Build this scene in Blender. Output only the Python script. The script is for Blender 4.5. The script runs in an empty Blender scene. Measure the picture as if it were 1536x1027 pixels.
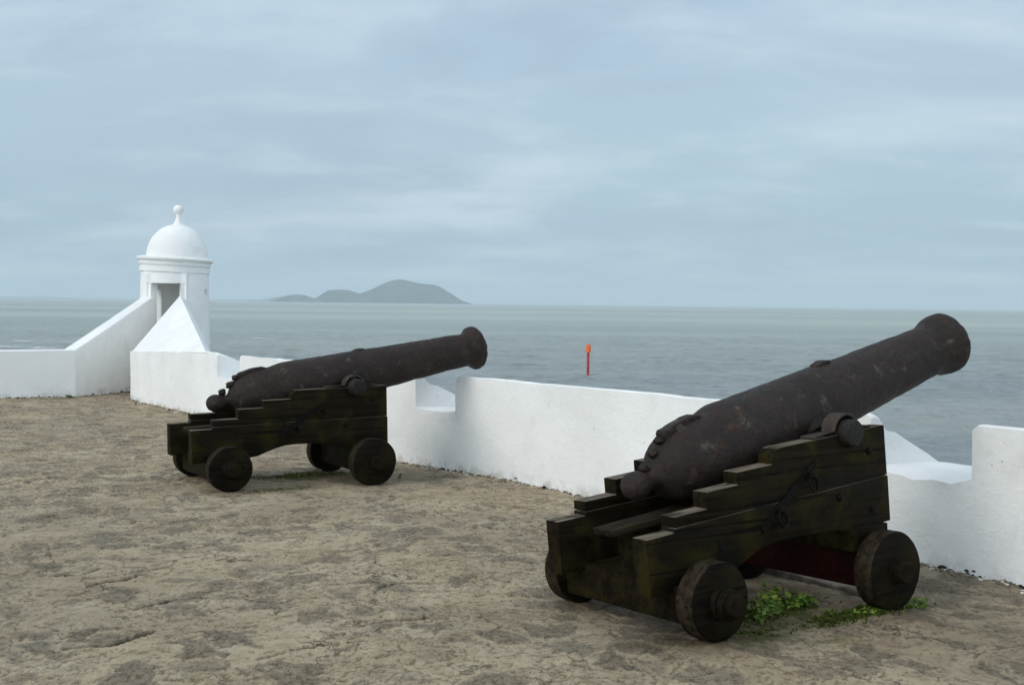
import bpy, bmesh, math, random
import numpy as np
from mathutils import Vector, Matrix, noise as mn

random.seed(7)
S = bpy.context.scene
COL = S.collection
R = math.radians

# ------------------------------------------------------------------ helpers
def link(o, parent=None):
    COL.objects.link(o)
    if parent is not None:
        o.parent = parent
    return o

def mesh_obj(name, verts, faces, mat, parent=None, smooth=False, mats=None, fmat=None):
    me = bpy.data.meshes.new(name)
    me.from_pydata([tuple(v) for v in verts], [], [tuple(f) for f in faces])
    for m in (mats or [mat]):
        me.materials.append(m)
    if fmat is not None:
        me.polygons.foreach_set('material_index', fmat)
    if smooth:
        me.polygons.foreach_set('use_smooth', [True] * len(me.polygons))
    me.update()
    return link(bpy.data.objects.new(name, me), parent)

def bm_obj(name, bm, mat, parent=None, smooth=False, autosmooth=None):
    me = bpy.data.meshes.new(name)
    bmesh.ops.recalc_face_normals(bm, faces=bm.faces)
    if smooth:
        for f in bm.faces:
            f.smooth = True
    if autosmooth:
        for f in bm.faces:
            f.smooth = True
        for e in bm.edges:
            if len(e.link_faces) == 2 and e.calc_face_angle(0) > autosmooth:
                e.smooth = False
    bm.to_mesh(me)
    bm.free()
    me.materials.append(mat)
    return link(bpy.data.objects.new(name, me), parent)

def thing(name, label, cat, loc=(0, 0, 0), group=None):
    o = bpy.data.objects.new(name, None)
    o.empty_display_size = .2
    o.location = loc
    tag(o, label, cat, group)
    return link(o)

def tag(o, label=None, cat=None, group=None, kind=None):
    if label: o['label'] = label
    if cat: o['category'] = cat
    if group: o['group'] = group
    if kind: o['kind'] = kind
    return o

def add_prism(bm, poly, y0, y1, bevel=.006, seg=2, flip=None):
    """polygon in x-z, extruded from y0 to y1"""
    a = [bm.verts.new((x, y0, z)) for x, z in poly]
    b = [bm.verts.new((x, y1, z)) for x, z in poly]
    n = len(poly)
    fs = [bm.faces.new(a), bm.faces.new(b[::-1])]
    for i in range(n):
        fs.append(bm.faces.new((a[i], b[i], b[(i + 1) % n], a[(i + 1) % n])))
    bmesh.ops.recalc_face_normals(bm, faces=fs)
    if bevel:
        es = set()
        for f in fs:
            for e in f.edges:
                if len(e.link_faces) == 2 and e.calc_face_angle(0) > .5:
                    es.add(e)
        bmesh.ops.bevel(bm, geom=list(es), offset=bevel, segments=seg, affect='EDGES', profile=.6, clamp_overlap=True)

def add_box(bm, lo, hi, bevel=.006, seg=2):
    x0, y0, z0 = lo
    x1, y1, z1 = hi
    add_prism(bm, [(x0, z0), (x1, z0), (x1, z1), (x0, z1)], y0, y1, bevel, seg)

def add_lathe(bm, prof, axis='x', n=64, cap=True, origin=(0, 0, 0)):
    """prof: list (s, r); revolve about axis"""
    rings = []
    o = Vector(origin)
    for s, r in prof:
        ring = []
        for k in range(n):
            t = 2 * math.pi * k / n
            c, d = r * math.cos(t), r * math.sin(t)
            v = {'x': (s, c, d), 'y': (c, s, d), 'z': (c, d, s)}[axis]
            ring.append(bm.verts.new(Vector(v) + o))
        rings.append(ring)
    for a, b in zip(rings[:-1], rings[1:]):
        for k in range(n):
            bm.faces.new((a[k], a[(k + 1) % n], b[(k + 1) % n], b[k]))
    if cap:
        bm.faces.new(rings[0])
        bm.faces.new(rings[-1][::-1])

def add_torus(bm, c, r, rr, rot=None, n=20, m=8):
    g = []
    M = rot or Matrix.Identity(3)
    for i in range(n):
        a = 2 * math.pi * i / n
        row = []
        for j in range(m):
            b = 2 * math.pi * j / m
            p = Vector(((r + rr * math.cos(b)) * math.cos(a), rr * math.sin(b), (r + rr * math.cos(b)) * math.sin(a)))
            row.append(bm.verts.new(M @ p + Vector(c)))
        g.append(row)
    for i in range(n):
        for j in range(m):
            bm.faces.new((g[i][j], g[(i + 1) % n][j], g[(i + 1) % n][(j + 1) % m], g[i][(j + 1) % m]))

def add_blob(bm, c, sx, sy, sz, seed=0, rough=.2, sub=2, rot=None):
    r = bmesh.ops.create_icosphere(bm, subdivisions=sub, radius=1)
    M = rot or Matrix.Identity(3)
    for v in r['verts']:
        n = 1 + rough * mn.noise(v.co * 1.7 + Vector((seed * 3.1, seed, -seed)))
        v.co = M @ Vector((v.co.x * sx * n, v.co.y * sy * n, v.co.z * sz * n)) + Vector(c)

def xform(bm, M, verts=None):
    bmesh.ops.transform(bm, matrix=M, verts=verts or list(bm.verts))

def jitter(bm, amp, freq, seed=0.0, verts=None):
    bm.normal_update()
    vs = verts or list(bm.verts)
    mv = [(v, v.normal.copy(), mn.fractal(v.co * freq + Vector((seed, seed, seed)), .8, 2.1, 4)) for v in vs]
    for v, n, h in mv:
        v.co += n * h * amp

# ------------------------------------------------------------------ materials
class NT:
    def __init__(s, name):
        s.m = bpy.data.materials.new(name)
        s.m.use_nodes = True
        s.t = s.m.node_tree
        s.t.nodes.clear()
        s.out = s.n('ShaderNodeOutputMaterial')
    def n(s, typ, **kw):
        nd = s.t.nodes.new(typ)
        for k, v in kw.items():
            if k in nd.inputs.keys() if isinstance(k, str) else False:
                nd.inputs[k].default_value = v
            else:
                setattr(nd, k, v)
        return nd
    def l(s, a, b):
        s.t.links.new(a, b)
    def coord(s, scale=(1, 1, 1), kind='Object'):
        c = s.n('ShaderNodeTexCoord')
        m = s.n('ShaderNodeMapping')
        m.inputs['Scale'].default_value = scale
        s.l(c.outputs[kind], m.inputs['Vector'])
        return m.outputs[0]
    def noise(s, vec, scale, detail=4, rough=.55, dist=0):
        n = s.n('ShaderNodeTexNoise')
        n.inputs['Scale'].default_value = scale
        n.inputs['Detail'].default_value = detail
        n.inputs['Roughness'].default_value = rough
        n.inputs['Distortion'].default_value = dist
        s.l(vec, n.inputs['Vector'])
        return n.outputs['Fac']
    def ramp(s, fac, stops, interp='LINEAR'):
        r = s.n('ShaderNodeValToRGB')
        r.color_ramp.interpolation = interp
        e = r.color_ramp.elements
        while len(e) < len(stops):
            e.new(.5)
        for el, (p, c) in zip(e, stops):
            el.position = p
            el.color = (*c, 1) if len(c) == 3 else c
        s.l(fac, r.inputs[0])
        return r.outputs[0]
    def rampf(s, fac, p0, p1, v0=0, v1=1):
        m = s.n('ShaderNodeMapRange')
        m.interpolation_type = 'SMOOTHSTEP'
        for i, v in zip((1, 2, 3, 4), (p0, p1, v0, v1)):
            m.inputs[i].default_value = v
        s.l(fac, m.inputs[0])
        return m.outputs[0]
    def mix(s, fac, a, b, mode='MIX'):
        m = s.n('ShaderNodeMix', data_type='RGBA', blend_type=mode)
        for sock, v in ((m.inputs[0], fac), (m.inputs[6], a), (m.inputs[7], b)):
            if isinstance(v, (int, float)): sock.default_value = v
            elif isinstance(v, tuple): sock.default_value = (*v, 1)
            else: s.l(v, sock)
        return m.outputs[2]
    def math(s, op, a, b=0.0):
        m = s.n('ShaderNodeMath', operation=op)
        for sock, v in ((m.inputs[0], a), (m.inputs[1], b)):
            if isinstance(v, (int, float)): sock.default_value = v
            else: s.l(v, sock)
        return m.outputs[0]
    def bump(s, h, strength=1, dist=.01, normal=None):
        b = s.n('ShaderNodeBump')
        b.inputs['Strength'].default_value = strength
        b.inputs['Distance'].default_value = dist
        s.l(h, b.inputs['Height'])
        if normal is not None: s.l(normal, b.inputs['Normal'])
        return b.outputs[0]
    def attr(s, name):
        a = s.n('ShaderNodeAttribute')
        a.attribute_name = name
        return a.outputs['Fac']
    def bsdf(s, color, rough=.7, normal=None, spec=.5, metal=0):
        b = s.n('ShaderNodeBsdfPrincipled')
        for sock, v in ((b.inputs['Base Color'], color), (b.inputs['Roughness'], rough)):
            if isinstance(v, tuple): sock.default_value = (*v, 1)
            elif isinstance(v, (int, float)): sock.default_value = v
            else: s.l(v, sock)
        b.inputs['Specular IOR Level'].default_value = spec
        b.inputs['Metallic'].default_value = metal
        if normal is not None: s.l(normal, b.inputs['Normal'])
        s.l(b.outputs[0], s.out.inputs[0])
        return b

def mat_whitewash(name='whitewash', tint=(.87, .87, .855)):
    t = NT(name)
    v = t.coord()
    big = t.noise(v, 1.1, 5, .6)
    fine = t.noise(v, 24, 6, .65)
    c = t.mix(t.rampf(big, .42, .62), tuple(x * .93 for x in tint), tint)
    # faint rain streaks and scuffs
    vs = t.coord((9, 9, .9))
    st = t.rampf(t.noise(vs, 1.0, 3, .6), .60, .78)
    c = t.mix(t.math('MULTIPLY', st, .13), c, (.46, .45, .42))
    pt = t.math('MULTIPLY', t.rampf(t.noise(v, 2.3, 6, .7, .5), .56, .64), t.rampf(t.noise(v, 60, 3, .6), .35, .6))
    c = t.mix(t.math('MULTIPLY', pt, .16), c, (.52, .50, .46))
    # tiny dark pits
    sp = t.n('ShaderNodeTexVoronoi', feature='F1')
    sp.inputs['Scale'].default_value = 9
    t.l(v, sp.inputs['Vector'])
    pit = t.rampf(sp.outputs['Distance'], .035, .075, 1, 0)
    pit = t.math('MULTIPLY', pit, t.rampf(t.noise(v, 3.1, 2), .48, .6))
    c = t.mix(t.math('MULTIPLY', pit, .75), c, (.22, .21, .2))
    # a foot of splashed dirt
    g = t.attr('grime')
    gm = t.math('MULTIPLY', g, t.rampf(t.noise(v, 9, 6, .7), .44, .60))
    c = t.mix(t.math('MULTIPLY', gm, .8), c, (.26, .22, .165))
    h = t.math('ADD', t.math('MULTIPLY', t.noise(v, 5, 6, .62), .9), t.math('MULTIPLY', fine, .5))
    vx = t.coord((1, 1, 2.2))
    ridg = t.rampf(t.noise(vx, 7, 3, .5, .6), .55, .72)
    h = t.math('ADD', h, t.math('MULTIPLY', ridg, .10))
    n = t.bump(h, .45, .020)
    t.bsdf(c, .82, n, .25)
    return t.m

def mat_wood(name, dark=(.0048, .0034, .0012), mid=(.0150, .0105, .0042), moss=(.0290, .0225, .0052), mossamt=.8):
    t = NT(name)
    v = t.coord()
    gr = t.noise(t.coord((1.6, 26, 26)), 1.0, 6, .62, .4)
    c = t.mix(t.rampf(gr, .38, .66), dark, mid)
    big = t.noise(v, 4.2, 5, .6, .3)
    c = t.mix(t.math('MULTIPLY', t.rampf(big, .46, .66), mossamt), c, moss)
    blk = t.noise(v, 3.6, 5, .6, .5)
    c = t.mix(t.math('MULTIPLY', t.rampf(blk, .53, .68), .8), c, (.006, .005, .004))
    chk = t.rampf(t.noise(t.coord((.9, 34, 34)), 1.0, 3, .5, .3), .615, .66)
    c = t.mix(t.math('MULTIPLY', chk, .85), c, (.0025, .002, .0015))
    lich = t.rampf(t.noise(v, 38, 4, .7), .63, .72)
    c = t.mix(t.math('MULTIPLY', lich, .3), c, (.04, .036, .022))
    h = t.math('ADD', t.math('MULTIPLY', gr, .6), t.math('MULTIPLY', t.noise(v, 30, 5, .65), .5))
    h = t.math('SUBTRACT', h, t.math('MULTIPLY', chk, .7))
    n = t.bump(h, .6, .008)
    t.bsdf(c, t.rampf(big, .3, .7, .6, .8), n, .07)
    return t.m

def mat_iron(name, spec=.20, base=(.0200, .0138, .0112), rust=(.070, .039, .025), pale=(.125, .102, .090)):
    t = NT(name)
    v = t.coord()
    a = t.noise(v, 5.5, 6, .65, .3)
    b = t.noise(v, 17, 6, .7)
    c = t.mix(t.rampf(a, .42, .62), base, tuple(x * 1.55 for x in base))
    c = t.mix(t.math('MULTIPLY', t.rampf(b, .52, .68), .6), c, rust)
    c = t.mix(t.math('MULTIPLY', t.rampf(t.noise(v, 9, 5, .7), .58, .72), .6), c, pale)
    c = t.mix(t.math('MULTIPLY', t.rampf(t.noise(v, 46, 4, .7), .60, .68), .8), c, (.008, .007, .006))
    # flaking crust: raised plates with dark torn edges
    vo = t.n('ShaderNodeTexVoronoi', feature='DISTANCE_TO_EDGE')
    vo.inputs['Scale'].default_value = 19
    dv = t.n('ShaderNodeVectorMath', operation='ADD')
    nz = t.n('ShaderNodeTexNoise'); nz.inputs['Scale'].default_value = 8; nz.inputs['Detail'].default_value = 4
    t.l(v, nz.inputs['Vector'])
    sc = t.n('ShaderNodeVectorMath', operation='SCALE'); sc.inputs['Scale'].default_value = .16
    t.l(nz.outputs['Color'], sc.inputs[0])
    t.l(v, dv.inputs[0]); t.l(sc.outputs[0], dv.inputs[1])
    t.l(dv.outputs[0], vo.inputs['Vector'])
    crack = t.rampf(vo.outputs['Distance'], .0, .07)
    crk = t.math('MULTIPLY', t.math('SUBTRACT', 1, crack), t.rampf(a, .47, .58))
    c = t.mix(t.math('MULTIPLY', crk, .4), c, (.005, .004, .0035))
    h = t.math('ADD', t.math('MULTIPLY', a, .8), t.math('MULTIPLY', b, .5))
    h = t.math('SUBTRACT', h, t.math('MULTIPLY', crk, .12))
    h = t.math('ADD', h, t.math('MULTIPLY', t.noise(v, 70, 3, .6), .12))
    n = t.bump(h, .9, .022)
    t.bsdf(c, t.rampf(b, .3, .7, .50, .72), n, spec)
    return t.m

def mat_plain(name, col, rough=.6, var=.25, scale=20, bump=.3, spec=.4):
    t = NT(name)
    v = t.coord()
    n0 = t.noise(v, scale, 5, .6)
    c = t.mix(t.rampf(n0, .35, .68), tuple(x * (1 - var) for x in col), tuple(min(1, x * (1 + var)) for x in col))
    t.bsdf(c, rough, t.bump(n0, bump, .01), spec)
    return t.m

def mat_ground():
    t = NT('worn_stone_paving')
    v = t.coord()
    stone, tintv, moss, wet_shade, crack = (t.attr(k) for k in ('stone', 'tint', 'moss', 'wet_shade', 'crack'))
    n1 = t.noise(v, 1.5, 6, .6)
    n2 = t.noise(v, 8, 6, .65)
    n3 = t.noise(v, 48, 6, .72)
    n4 = t.noise(v, 95, 3, .6)
    mortar = t.mix(t.rampf(n1, .36, .64), (.345, .278, .192), (.435, .362, .262))
    mortar = t.mix(t.math('MULTIPLY', t.rampf(n2, .45, .66), .5), mortar, (.265, .208, .140))
    st = t.ramp(tintv, [(0, (.215, .195, .155)), (.2, (.26, .205, .150)), (.4, (.195, .188, .155)), (.6, (.265, .190, .135)), (.75, (.175, .186, .158)), (.9, (.36, .30, .23)), (1, (.25, .170, .125))])
    st = t.mix(t.rampf(n3, .42, .58), t.mix(.72, st, (.070, .062, .050)), t.mix(.25, st, (.42, .38, .31)))
    # ragged border between stone and mortar
    sm = t.rampf(t.math('ADD', stone, t.math('MULTIPLY', t.math('SUBTRACT', n2, .5), 1.3)), .10, .85)
    c = t.mix(t.math('MULTIPLY', sm, .45), mortar, st)
    c = t.mix(t.math('MULTIPLY', t.rampf(t.noise(v, 1.25, 6, .68, .6), .56, .68), .5), c, (.43, .385, .30))
    # grit: dark hollows and pale grains
    gp = t.rampf(t.noise(v, 3.2, 5, .65), .42, .62)
    c = t.mix(t.math('MULTIPLY', t.rampf(n3, .52, .60), t.math('ADD', .10, t.math('MULTIPLY', t.math('MAXIMUM', gp, sm), .60))), c, (.085, .074, .060))
    c = t.mix(t.math('MULTIPLY', t.math('MULTIPLY', t.rampf(n4, .60, .68), t.math('ADD', .35, t.math('MULTIPLY', gp, .6))), .85), c, (.56, .51, .43))
    big = t.noise(v, .45, 4, .6)
    c = t.mix(t.math('MULTIPLY', t.rampf(big, .42, .66), .30), c, (.185, .165, .135))
    # thin lichen-green and rust stains belonging to the stones
    c = t.mix(t.math('MULTIPLY', t.rampf(t.noise(v, 2.7, 4, .6), .60, .74), .35), c, (.25, .155, .085))
    c = t.mix(t.math('MULTIPLY', t.rampf(t.noise(v, 2.1, 5, .65, .4), .60, .74), .3), c, (.125, .135, .088))
    c = t.mix(t.math('MULTIPLY', wet_shade, t.rampf(n2, .25, .6, .5, 1)), c, (.062, .046, .026))
    mo = t.math('MULTIPLY', moss, t.rampf(n2, .30, .58, .25, 1))
    c = t.mix(mo, c, t.mix(t.rampf(n3, .4, .6), (.040, .046, .010), (.085, .092, .018)))
    # thin broken joints between the slabs
    jv = t.n('ShaderNodeTexVoronoi', feature='DISTANCE_TO_EDGE')
    jv.inputs['Scale'].default_value = 1.9
    wz = t.n('ShaderNodeTexNoise'); wz.inputs['Scale'].default_value = 3.2; wz.inputs['Detail'].default_value = 6; wz.inputs['Roughness'].default_value = .65
    t.l(v, wz.inputs['Vector'])
    wsc = t.n('ShaderNodeVectorMath', operation='SCALE'); wsc.inputs['Scale'].default_value = .55
    wad = t.n('ShaderNodeVectorMath', operation='ADD')
    t.l(wz.outputs['Color'], wsc.inputs[0]); t.l(v, wad.inputs[0]); t.l(wsc.outputs[0], wad.inputs[1]); t.l(wad.outputs[0], jv.inputs['Vector'])
    joint = t.math('MULTIPLY', t.rampf(jv.outputs['Distance'], .004, .018, 1, 0), t.rampf(t.noise(v, 1.9, 4, .6), .47, .60))
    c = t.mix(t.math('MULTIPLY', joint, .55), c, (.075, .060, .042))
    c = t.mix(t.math('MULTIPLY', t.attr('dirt_shade'), .6), c, (.066, .053, .036))
    c = t.mix(1.0, c, (1.10, 1.07, 1.01), 'MULTIPLY')
    c = t.mix(crack, c, (.014, .010, .007))
    h = t.math('ADD', t.math('MULTIPLY', n2, .35), t.math('MULTIPLY', n3, t.math('ADD', .36, t.math('MULTIPLY', sm, .6))))
    h = t.math('ADD', h, t.math('MULTIPLY', n4, .26))
    h = t.math('SUBTRACT', h, t.math('MULTIPLY', joint, .5))
    n = t.bump(h, 1.0, .026)
    t.bsdf(c, t.math('SUBTRACT', .88, t.math('MULTIPLY', wet_shade, .3)), n, .25)
    return t.m

def mat_sea():
    t = NT('murky_sea_water')
    g = t.n('ShaderNodeNewGeometry')
    def mp(sx, sy, rz=0):
        m = t.n('ShaderNodeMapping')
        m.inputs['Scale'].default_value = (sx, sy, 1)
        m.inputs['Rotation'].default_value = (0, 0, rz)
        t.l(g.outputs['Position'], m.inputs['Vector'])
        return m.outputs[0]
    w1 = t.noise(mp(.20, .36, R(6)), 1, 4, .55, .3)
    w2 = t.noise(mp(.75, 1.15, R(-9)), 1, 4, .6, .4)
    w3 = t.noise(mp(.04, .085, R(4)), 1, 3, .5)
    band = t.noise(mp(.0010, .0045, R(3)), 1, 4, .6)
    band2 = t.noise(mp(.006, .03, R(2)), 1, 3, .6)
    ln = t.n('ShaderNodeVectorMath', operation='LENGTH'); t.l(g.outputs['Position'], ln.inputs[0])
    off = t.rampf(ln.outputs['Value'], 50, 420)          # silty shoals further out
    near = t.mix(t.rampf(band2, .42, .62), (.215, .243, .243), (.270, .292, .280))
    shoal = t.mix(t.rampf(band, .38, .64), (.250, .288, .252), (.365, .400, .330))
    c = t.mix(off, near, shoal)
    h = t.math('ADD', t.math('MULTIPLY', w1, 1.0), t.math('MULTIPLY', w2, .42))
    h = t.math('ADD', h, t.math('MULTIPLY', w3, 1.6))
    n = t.bump(h, .8, .9)
    b = t.bsdf(c, .30, n, .36)
    b.inputs['IOR'].default_value = 1.33
    return t.m

M_WHITE = mat_whitewash()
M_WOOD = mat_wood('weathered_dark_timber')
M_WHEEL = mat_wood('weathered_wheel_timber', dark=(.0040, .0029, .0015), mid=(.0105, .0074, .0038), moss=(.0200, .0160, .0048), mossamt=.65)
M_RED = mat_wood('red_painted_timber', dark=(.009, .0009, .0006), mid=(.019, .0017, .0011), moss=(.010, .0015, .001), mossamt=.5)
M_TOPW = mat_wood('weathered_sky_lit_timber', dark=(.085, .068, .050), mid=(.185, .152, .118), moss=(.095, .080, .048), mossamt=.4)  # weathered step tops, colour raised to carry the sky light on them
M_TREAD = mat_wood('worn_top_lit_timber', dark=(.014, .010, .006), mid=(.038, .028, .018), moss=(.030, .023, .008), mossamt=.5)  # worn treads, lightened for the light on their tops; also the bed plank
M_IRON = mat_iron('corroded_gun_iron')
M_FIT = mat_iron('dark_iron_fittings', .08, base=(.0042, .0033, .0028), rust=(.012, .0075, .005), pale=(.010, .008, .0068))
M_CAP = mat_iron('brown_rusted_strap', .25, base=(.036, .026, .021), rust=(.085, .052, .036), pale=(.12, .095, .08))
M_TRUN = mat_iron('trunnion_iron', .18, base=(.013, .0105, .0095), rust=(.030, .021, .016), pale=(.060, .052, .047))
M_GROUND = mat_ground()
M_SEA = mat_sea()
M_STONE = mat_plain('pale_slab_stone', (.24, .20, .155), .85, .35, 14, .8, .2)
M_DARK = mat_plain('dark_plaster_loss', (.028, .027, .024), .9, .4, 30, .8, .2)
M_CHIP = mat_plain('white_plaster_chip', (.66, .64, .59), .85, .2, 30, .5, .2)
M_PEB = mat_plain('brown_pebble', (.19, .155, .115), .85, .35, 30, .5, .2)
M_LEAF = mat_plain('weed_leaf', (.085, .150, .022), .55, .45, 9, .2, .35)
M_LEAF2 = mat_plain('young_weed_leaf', (.150, .205, .030), .55, .4, 9, .2, .35)
M_MOSS = mat_plain('moss_green', (.055, .075, .012), .9, .5, 18, .3, .1)
M_POLE = mat_plain('red_marker_paint', (.42, .035, .030), .5, .25, 2, .1, .4)
M_TOP = mat_plain('orange_marker_paint', (.78, .15, .045), .5, .2, 2, .1, .4)
M_FOAM = mat_plain('sea_foam', (.55, .57, .56), .8, .15, 1, .3, .2)
M_HILL = mat_plain('wooded_hillside', (.035, .050, .026), .95, .5, .02, .0, .0)

# ------------------------------------------------------------------ frame of the gun deck
O = np.array([.6727, 5.7318])
YAW = .5726
DU = np.array([math.cos(YAW), math.sin(YAW)])       # towards the seaward parapet
DV = np.array([-DU[1], DU[0]])                      # along the parapet, away from the camera
def uv2xy(u, v):
    return O[0] + u * DU[0] + v * DV[0], O[1] + u * DU[1] + v * DV[1]
def xy2uv(x, y):
    dx, dy = x - O[0], y - O[1]
    return dx * DU[0] + dy * DU[1], dx * DV[0] + dy * DV[1]

# two guns: (origin x, y, yaw, roll, front drop, carriage pitch, barrel elevation)
GUNS = [dict(x=.6727, y=5.7318, yaw=.6029, roll=-.042, dz=-.037, pitch=.0849, elev=.2637, dy=.0265),
        dict(x=-2.6134, y=9.8506, yaw=.5422, roll=-.012, dz=-.040, pitch=.0186, elev=.1746, dy=-.0137)]
RR, RF, WB = .1888, .2112, 1.2999
def gun_point(g, x, y, z=0):
    M = Matrix.Rotation(g['yaw'], 3, 'Z') @ Matrix.Rotation(g['roll'], 3, 'X')
    return M @ Vector((x, y, z)) + Vector((g['x'], g['y'], 0))

def base_slope(u):
    uc = np.clip(u, 0, 3.4)
    return -.03 * uc

WHEEL_SPOTS = []
for g in GUNS:
    for x, dz in ((0, 0), (WB, g['dz'])):
        for y in (-.518, .518):
            p = gun_point(g, x, y, dz)
            u, v = xy2uv(p.x, p.y)
            WHEEL_SPOTS.append((u, v, p.z - float(base_slope(np.array(u)))))

# ------------------------------------------------------------------ numpy noise
def _hash(ix, iy, seed):
    h = (ix.astype(np.int64) * 374761393 + iy.astype(np.int64) * 668265263 + seed * 974634777) & 0xffffffff
    h = ((h ^ (h >> 13)) * 1274126177) & 0xffffffff
    h = h ^ (h >> 16)
    return (h & 0xffffff) / float(0xffffff)
def vnoise(x, y, seed=0):
    ix, iy = np.floor(x), np.floor(y)
    fx, fy = x - ix, y - iy
    fx, fy = fx * fx * (3 - 2 * fx), fy * fy * (3 - 2 * fy)
    a = _hash(ix, iy, seed); b = _hash(ix + 1, iy, seed)
    c = _hash(ix, iy + 1, seed); d = _hash(ix + 1, iy + 1, seed)
    return (a * (1 - fx) + b * fx) * (1 - fy) + (c * (1 - fx) + d * fx) * fy
def fbm(x, y, seed=0, o=4, g=.55):
    s = 0; a = 1; t = 0
    for k in range(o):
        s = s + a * vnoise(x * 2 ** k, y * 2 ** k, seed + 17 * k); t += a; a *= g
    return s / t
def sstep(x, a, b):
    t = np.clip((x - a) / (b - a), 0, 1)
    return t * t * (3 - 2 * t)
def voronoi(x, y, seed):
    ix, iy = np.floor(x), np.floor(y)
    f1 = np.full(x.shape, 9.); f2 = f1.copy(); idr = np.zeros(x.shape); idr2 = np.zeros(x.shape)
    for dx in (-1, 0, 1):
        for dy in (-1, 0, 1):
            cx, cy = ix + dx, iy + dy
            px = cx + .12 + .76 * _hash(cx, cy, seed); py = cy + .12 + .76 * _hash(cx, cy, seed + 5)
            d = np.hypot(px - x, py - y)
            nr = d < f1
            f2 = np.where(nr, f1, np.minimum(f2, d))
            idr = np.where(nr, _hash(cx, cy, seed + 9), idr); idr2 = np.where(nr, _hash(cx, cy, seed + 13), idr2)
            f1 = np.where(nr, d, f1)
    return f1, f2, idr, idr2

CRACKS = [[(-2.25, 2.06), (-2.14, 2.12), (-2.06, 2.10), (-1.98, 2.17), (-1.9, 2.2)], [(-1.33, 1.87), (-1.2, 1.85), (-1.12, 1.80), (-.98, 1.80), (-.86, 1.78)],
          [(-2.16, 1.43), (-2.0, 1.5), (-1.93, 1.56), (-1.75, 1.52), (-1.6, 1.56)], [(-2.35, 2.45), (-2.2, 2.4), (-2.1, 2.5)], [(-1.3, .6), (-1.1, .63), (-.95, .56)],
          [(-2.6, .95), (-2.4, .9), (-2.2, 1.0)], [(-1.9, .35), (-1.7, .42), (-1.5, .40)], [(-.9, 1.2), (-.7, 1.26), (-.55, 1.2)]]
def crack_mask(u, v):
    m = np.zeros(u.shape)
    wob = (fbm(u * 12, v * 12, 71, 4) - .5) * .03
    for ln in CRACKS:
        for i, (a, b) in enumerate(zip(ln[:-1], ln[1:])):
            ax, ay = a; bx, by = b
            L2 = (bx - ax) ** 2 + (by - ay) ** 2
            t = np.clip(((u - ax) * (bx - ax) + (v - ay) * (by - ay)) / L2, 0, 1)
            d = np.hypot(u - ax - t * (bx - ax) + wob, v - ay - t * (by - ay) + wob)
            w = .024 if i in (1, 2) else .015
            m = np.maximum(m, 1 - sstep(d, w * .45, w))
    return m
def gauss(u, v, cu, cv, su, sv, rot=0.0):
    c, s = math.cos(rot), math.sin(rot)
    a, b = (u - cu) * c + (v - cv) * s, -(u - cu) * s + (v - cv) * c
    return np.exp(-(a / su) ** 2 - (b / sv) ** 2)

def deck_fields(u, v):
    wu = u + (fbm(u * 3, v * 3, 3, 4) - .5) * .42
    wv = v + (fbm(u * 3, v * 3, 8, 4) - .5) * .42
    f1, f2, r1, r2 = voronoi(wu / .25, wv / .27, 2)
    e = f2 - f1
    rag = (fbm(u * 22, v * 22, 31, 3) - .5)
    stone = sstep(e + rag * .42, .04, .40) * (r1 < .62) * (.35 + .65 * r1 / .62)
    base = (fbm(u * 1.3, v * 1.3, 40, 4) - .5) * .030
    # flaking surface: low ledges with ragged edges
    q = fbm(u * 2.2, v * 2.8, 50, 6, .60) * 8
    k = np.floor(q); fr = q - k
    base += ((k + sstep(fr, .0, .14)) * .0054 - 4.5 * .0054)
    q = fbm(u * 8 + 5, v * 11, 57, 5, .66) * 8
    k = np.floor(q); fr = q - k
    base += ((k + sstep(fr, .0, .2)) * .0030 - 3.5 * .0030) * sstep(fbm(u * .9, v * .9, 58, 3), .40, .65)
    plate = stone * (.001 + .010 * (r2 - .4)) + (.35 + stone) * (fbm(u * 34, v * 34, 60, 3, .65) - .5) * .013
    lip = (sstep(e + rag * .16, 0, .10) - 1) * .006 * (r1 < .45)
    ck = crack_mask(u, v)
    h = base + plate + lip - ck * .035
    near = np.zeros(u.shape); damp_shade = np.zeros(u.shape); bump = np.zeros(u.shape); ws = np.zeros(u.shape)
    for su, sv, dz in WHEEL_SPOTS:
        w = np.exp(-(((u - su) ** 2 + (v - sv) ** 2) / .30 ** 2))
        damp_shade = np.maximum(damp_shade, np.exp(-(((u - su - .03) ** 2 + (v - sv) ** 2) / .20 ** 2)));  bump += w * dz; ws += w; near = np.maximum(near, np.exp(-(((u - su) ** 2 + (v - sv) ** 2) / .16 ** 2)))  # damp and contact shadow painted together round each wheel
    bump = bump / np.maximum(ws, 1)
    h = h * (1 - near * .92) + near * .004
    z = base_slope(u) + bump + h
    moss = 1.0 * gauss(u, v, .36, -.52, .26, .10, .25) + .55 * gauss(u, v, .62, -.72, .16, .08) + .95 * gauss(u, v, 1.08, -.47, .38, .085, .05) + .8 * gauss(u, v, .75, -.25, .3, .14) + .8 * gauss(u, v, .36, 5.34, .55, .17, .12) + .7 * gauss(u, v, -.12, 4.68, .3, .08)
    wet_shade = .95 * gauss(u, v, .10, -.34, .50, .24, .2) + .75 * gauss(u, v, .65, .05, .8, .55) + .7 * gauss(u, v, .6, 5.25, .9, .42) + .6 * gauss(u, v, 1.5, 4.9, .4, .12, .2) + .45 * gauss(u, v, 2.1, -.15, .5, .5) + .35 * gauss(u, v, 1.5, -1.2, .9, .8) + .55 * damp_shade  # damp stains; patches under the guns also carry painted shade
    return z, stone, r2, np.clip(moss, 0, 1), np.clip(wet_shade, 0, 1), ck

def ground_z(x, y):
    u, v = xy2uv(x, y)
    z = deck_fields(np.array([[u]]), np.array([[v]]))[0]
    return float(z[0, 0])

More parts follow.
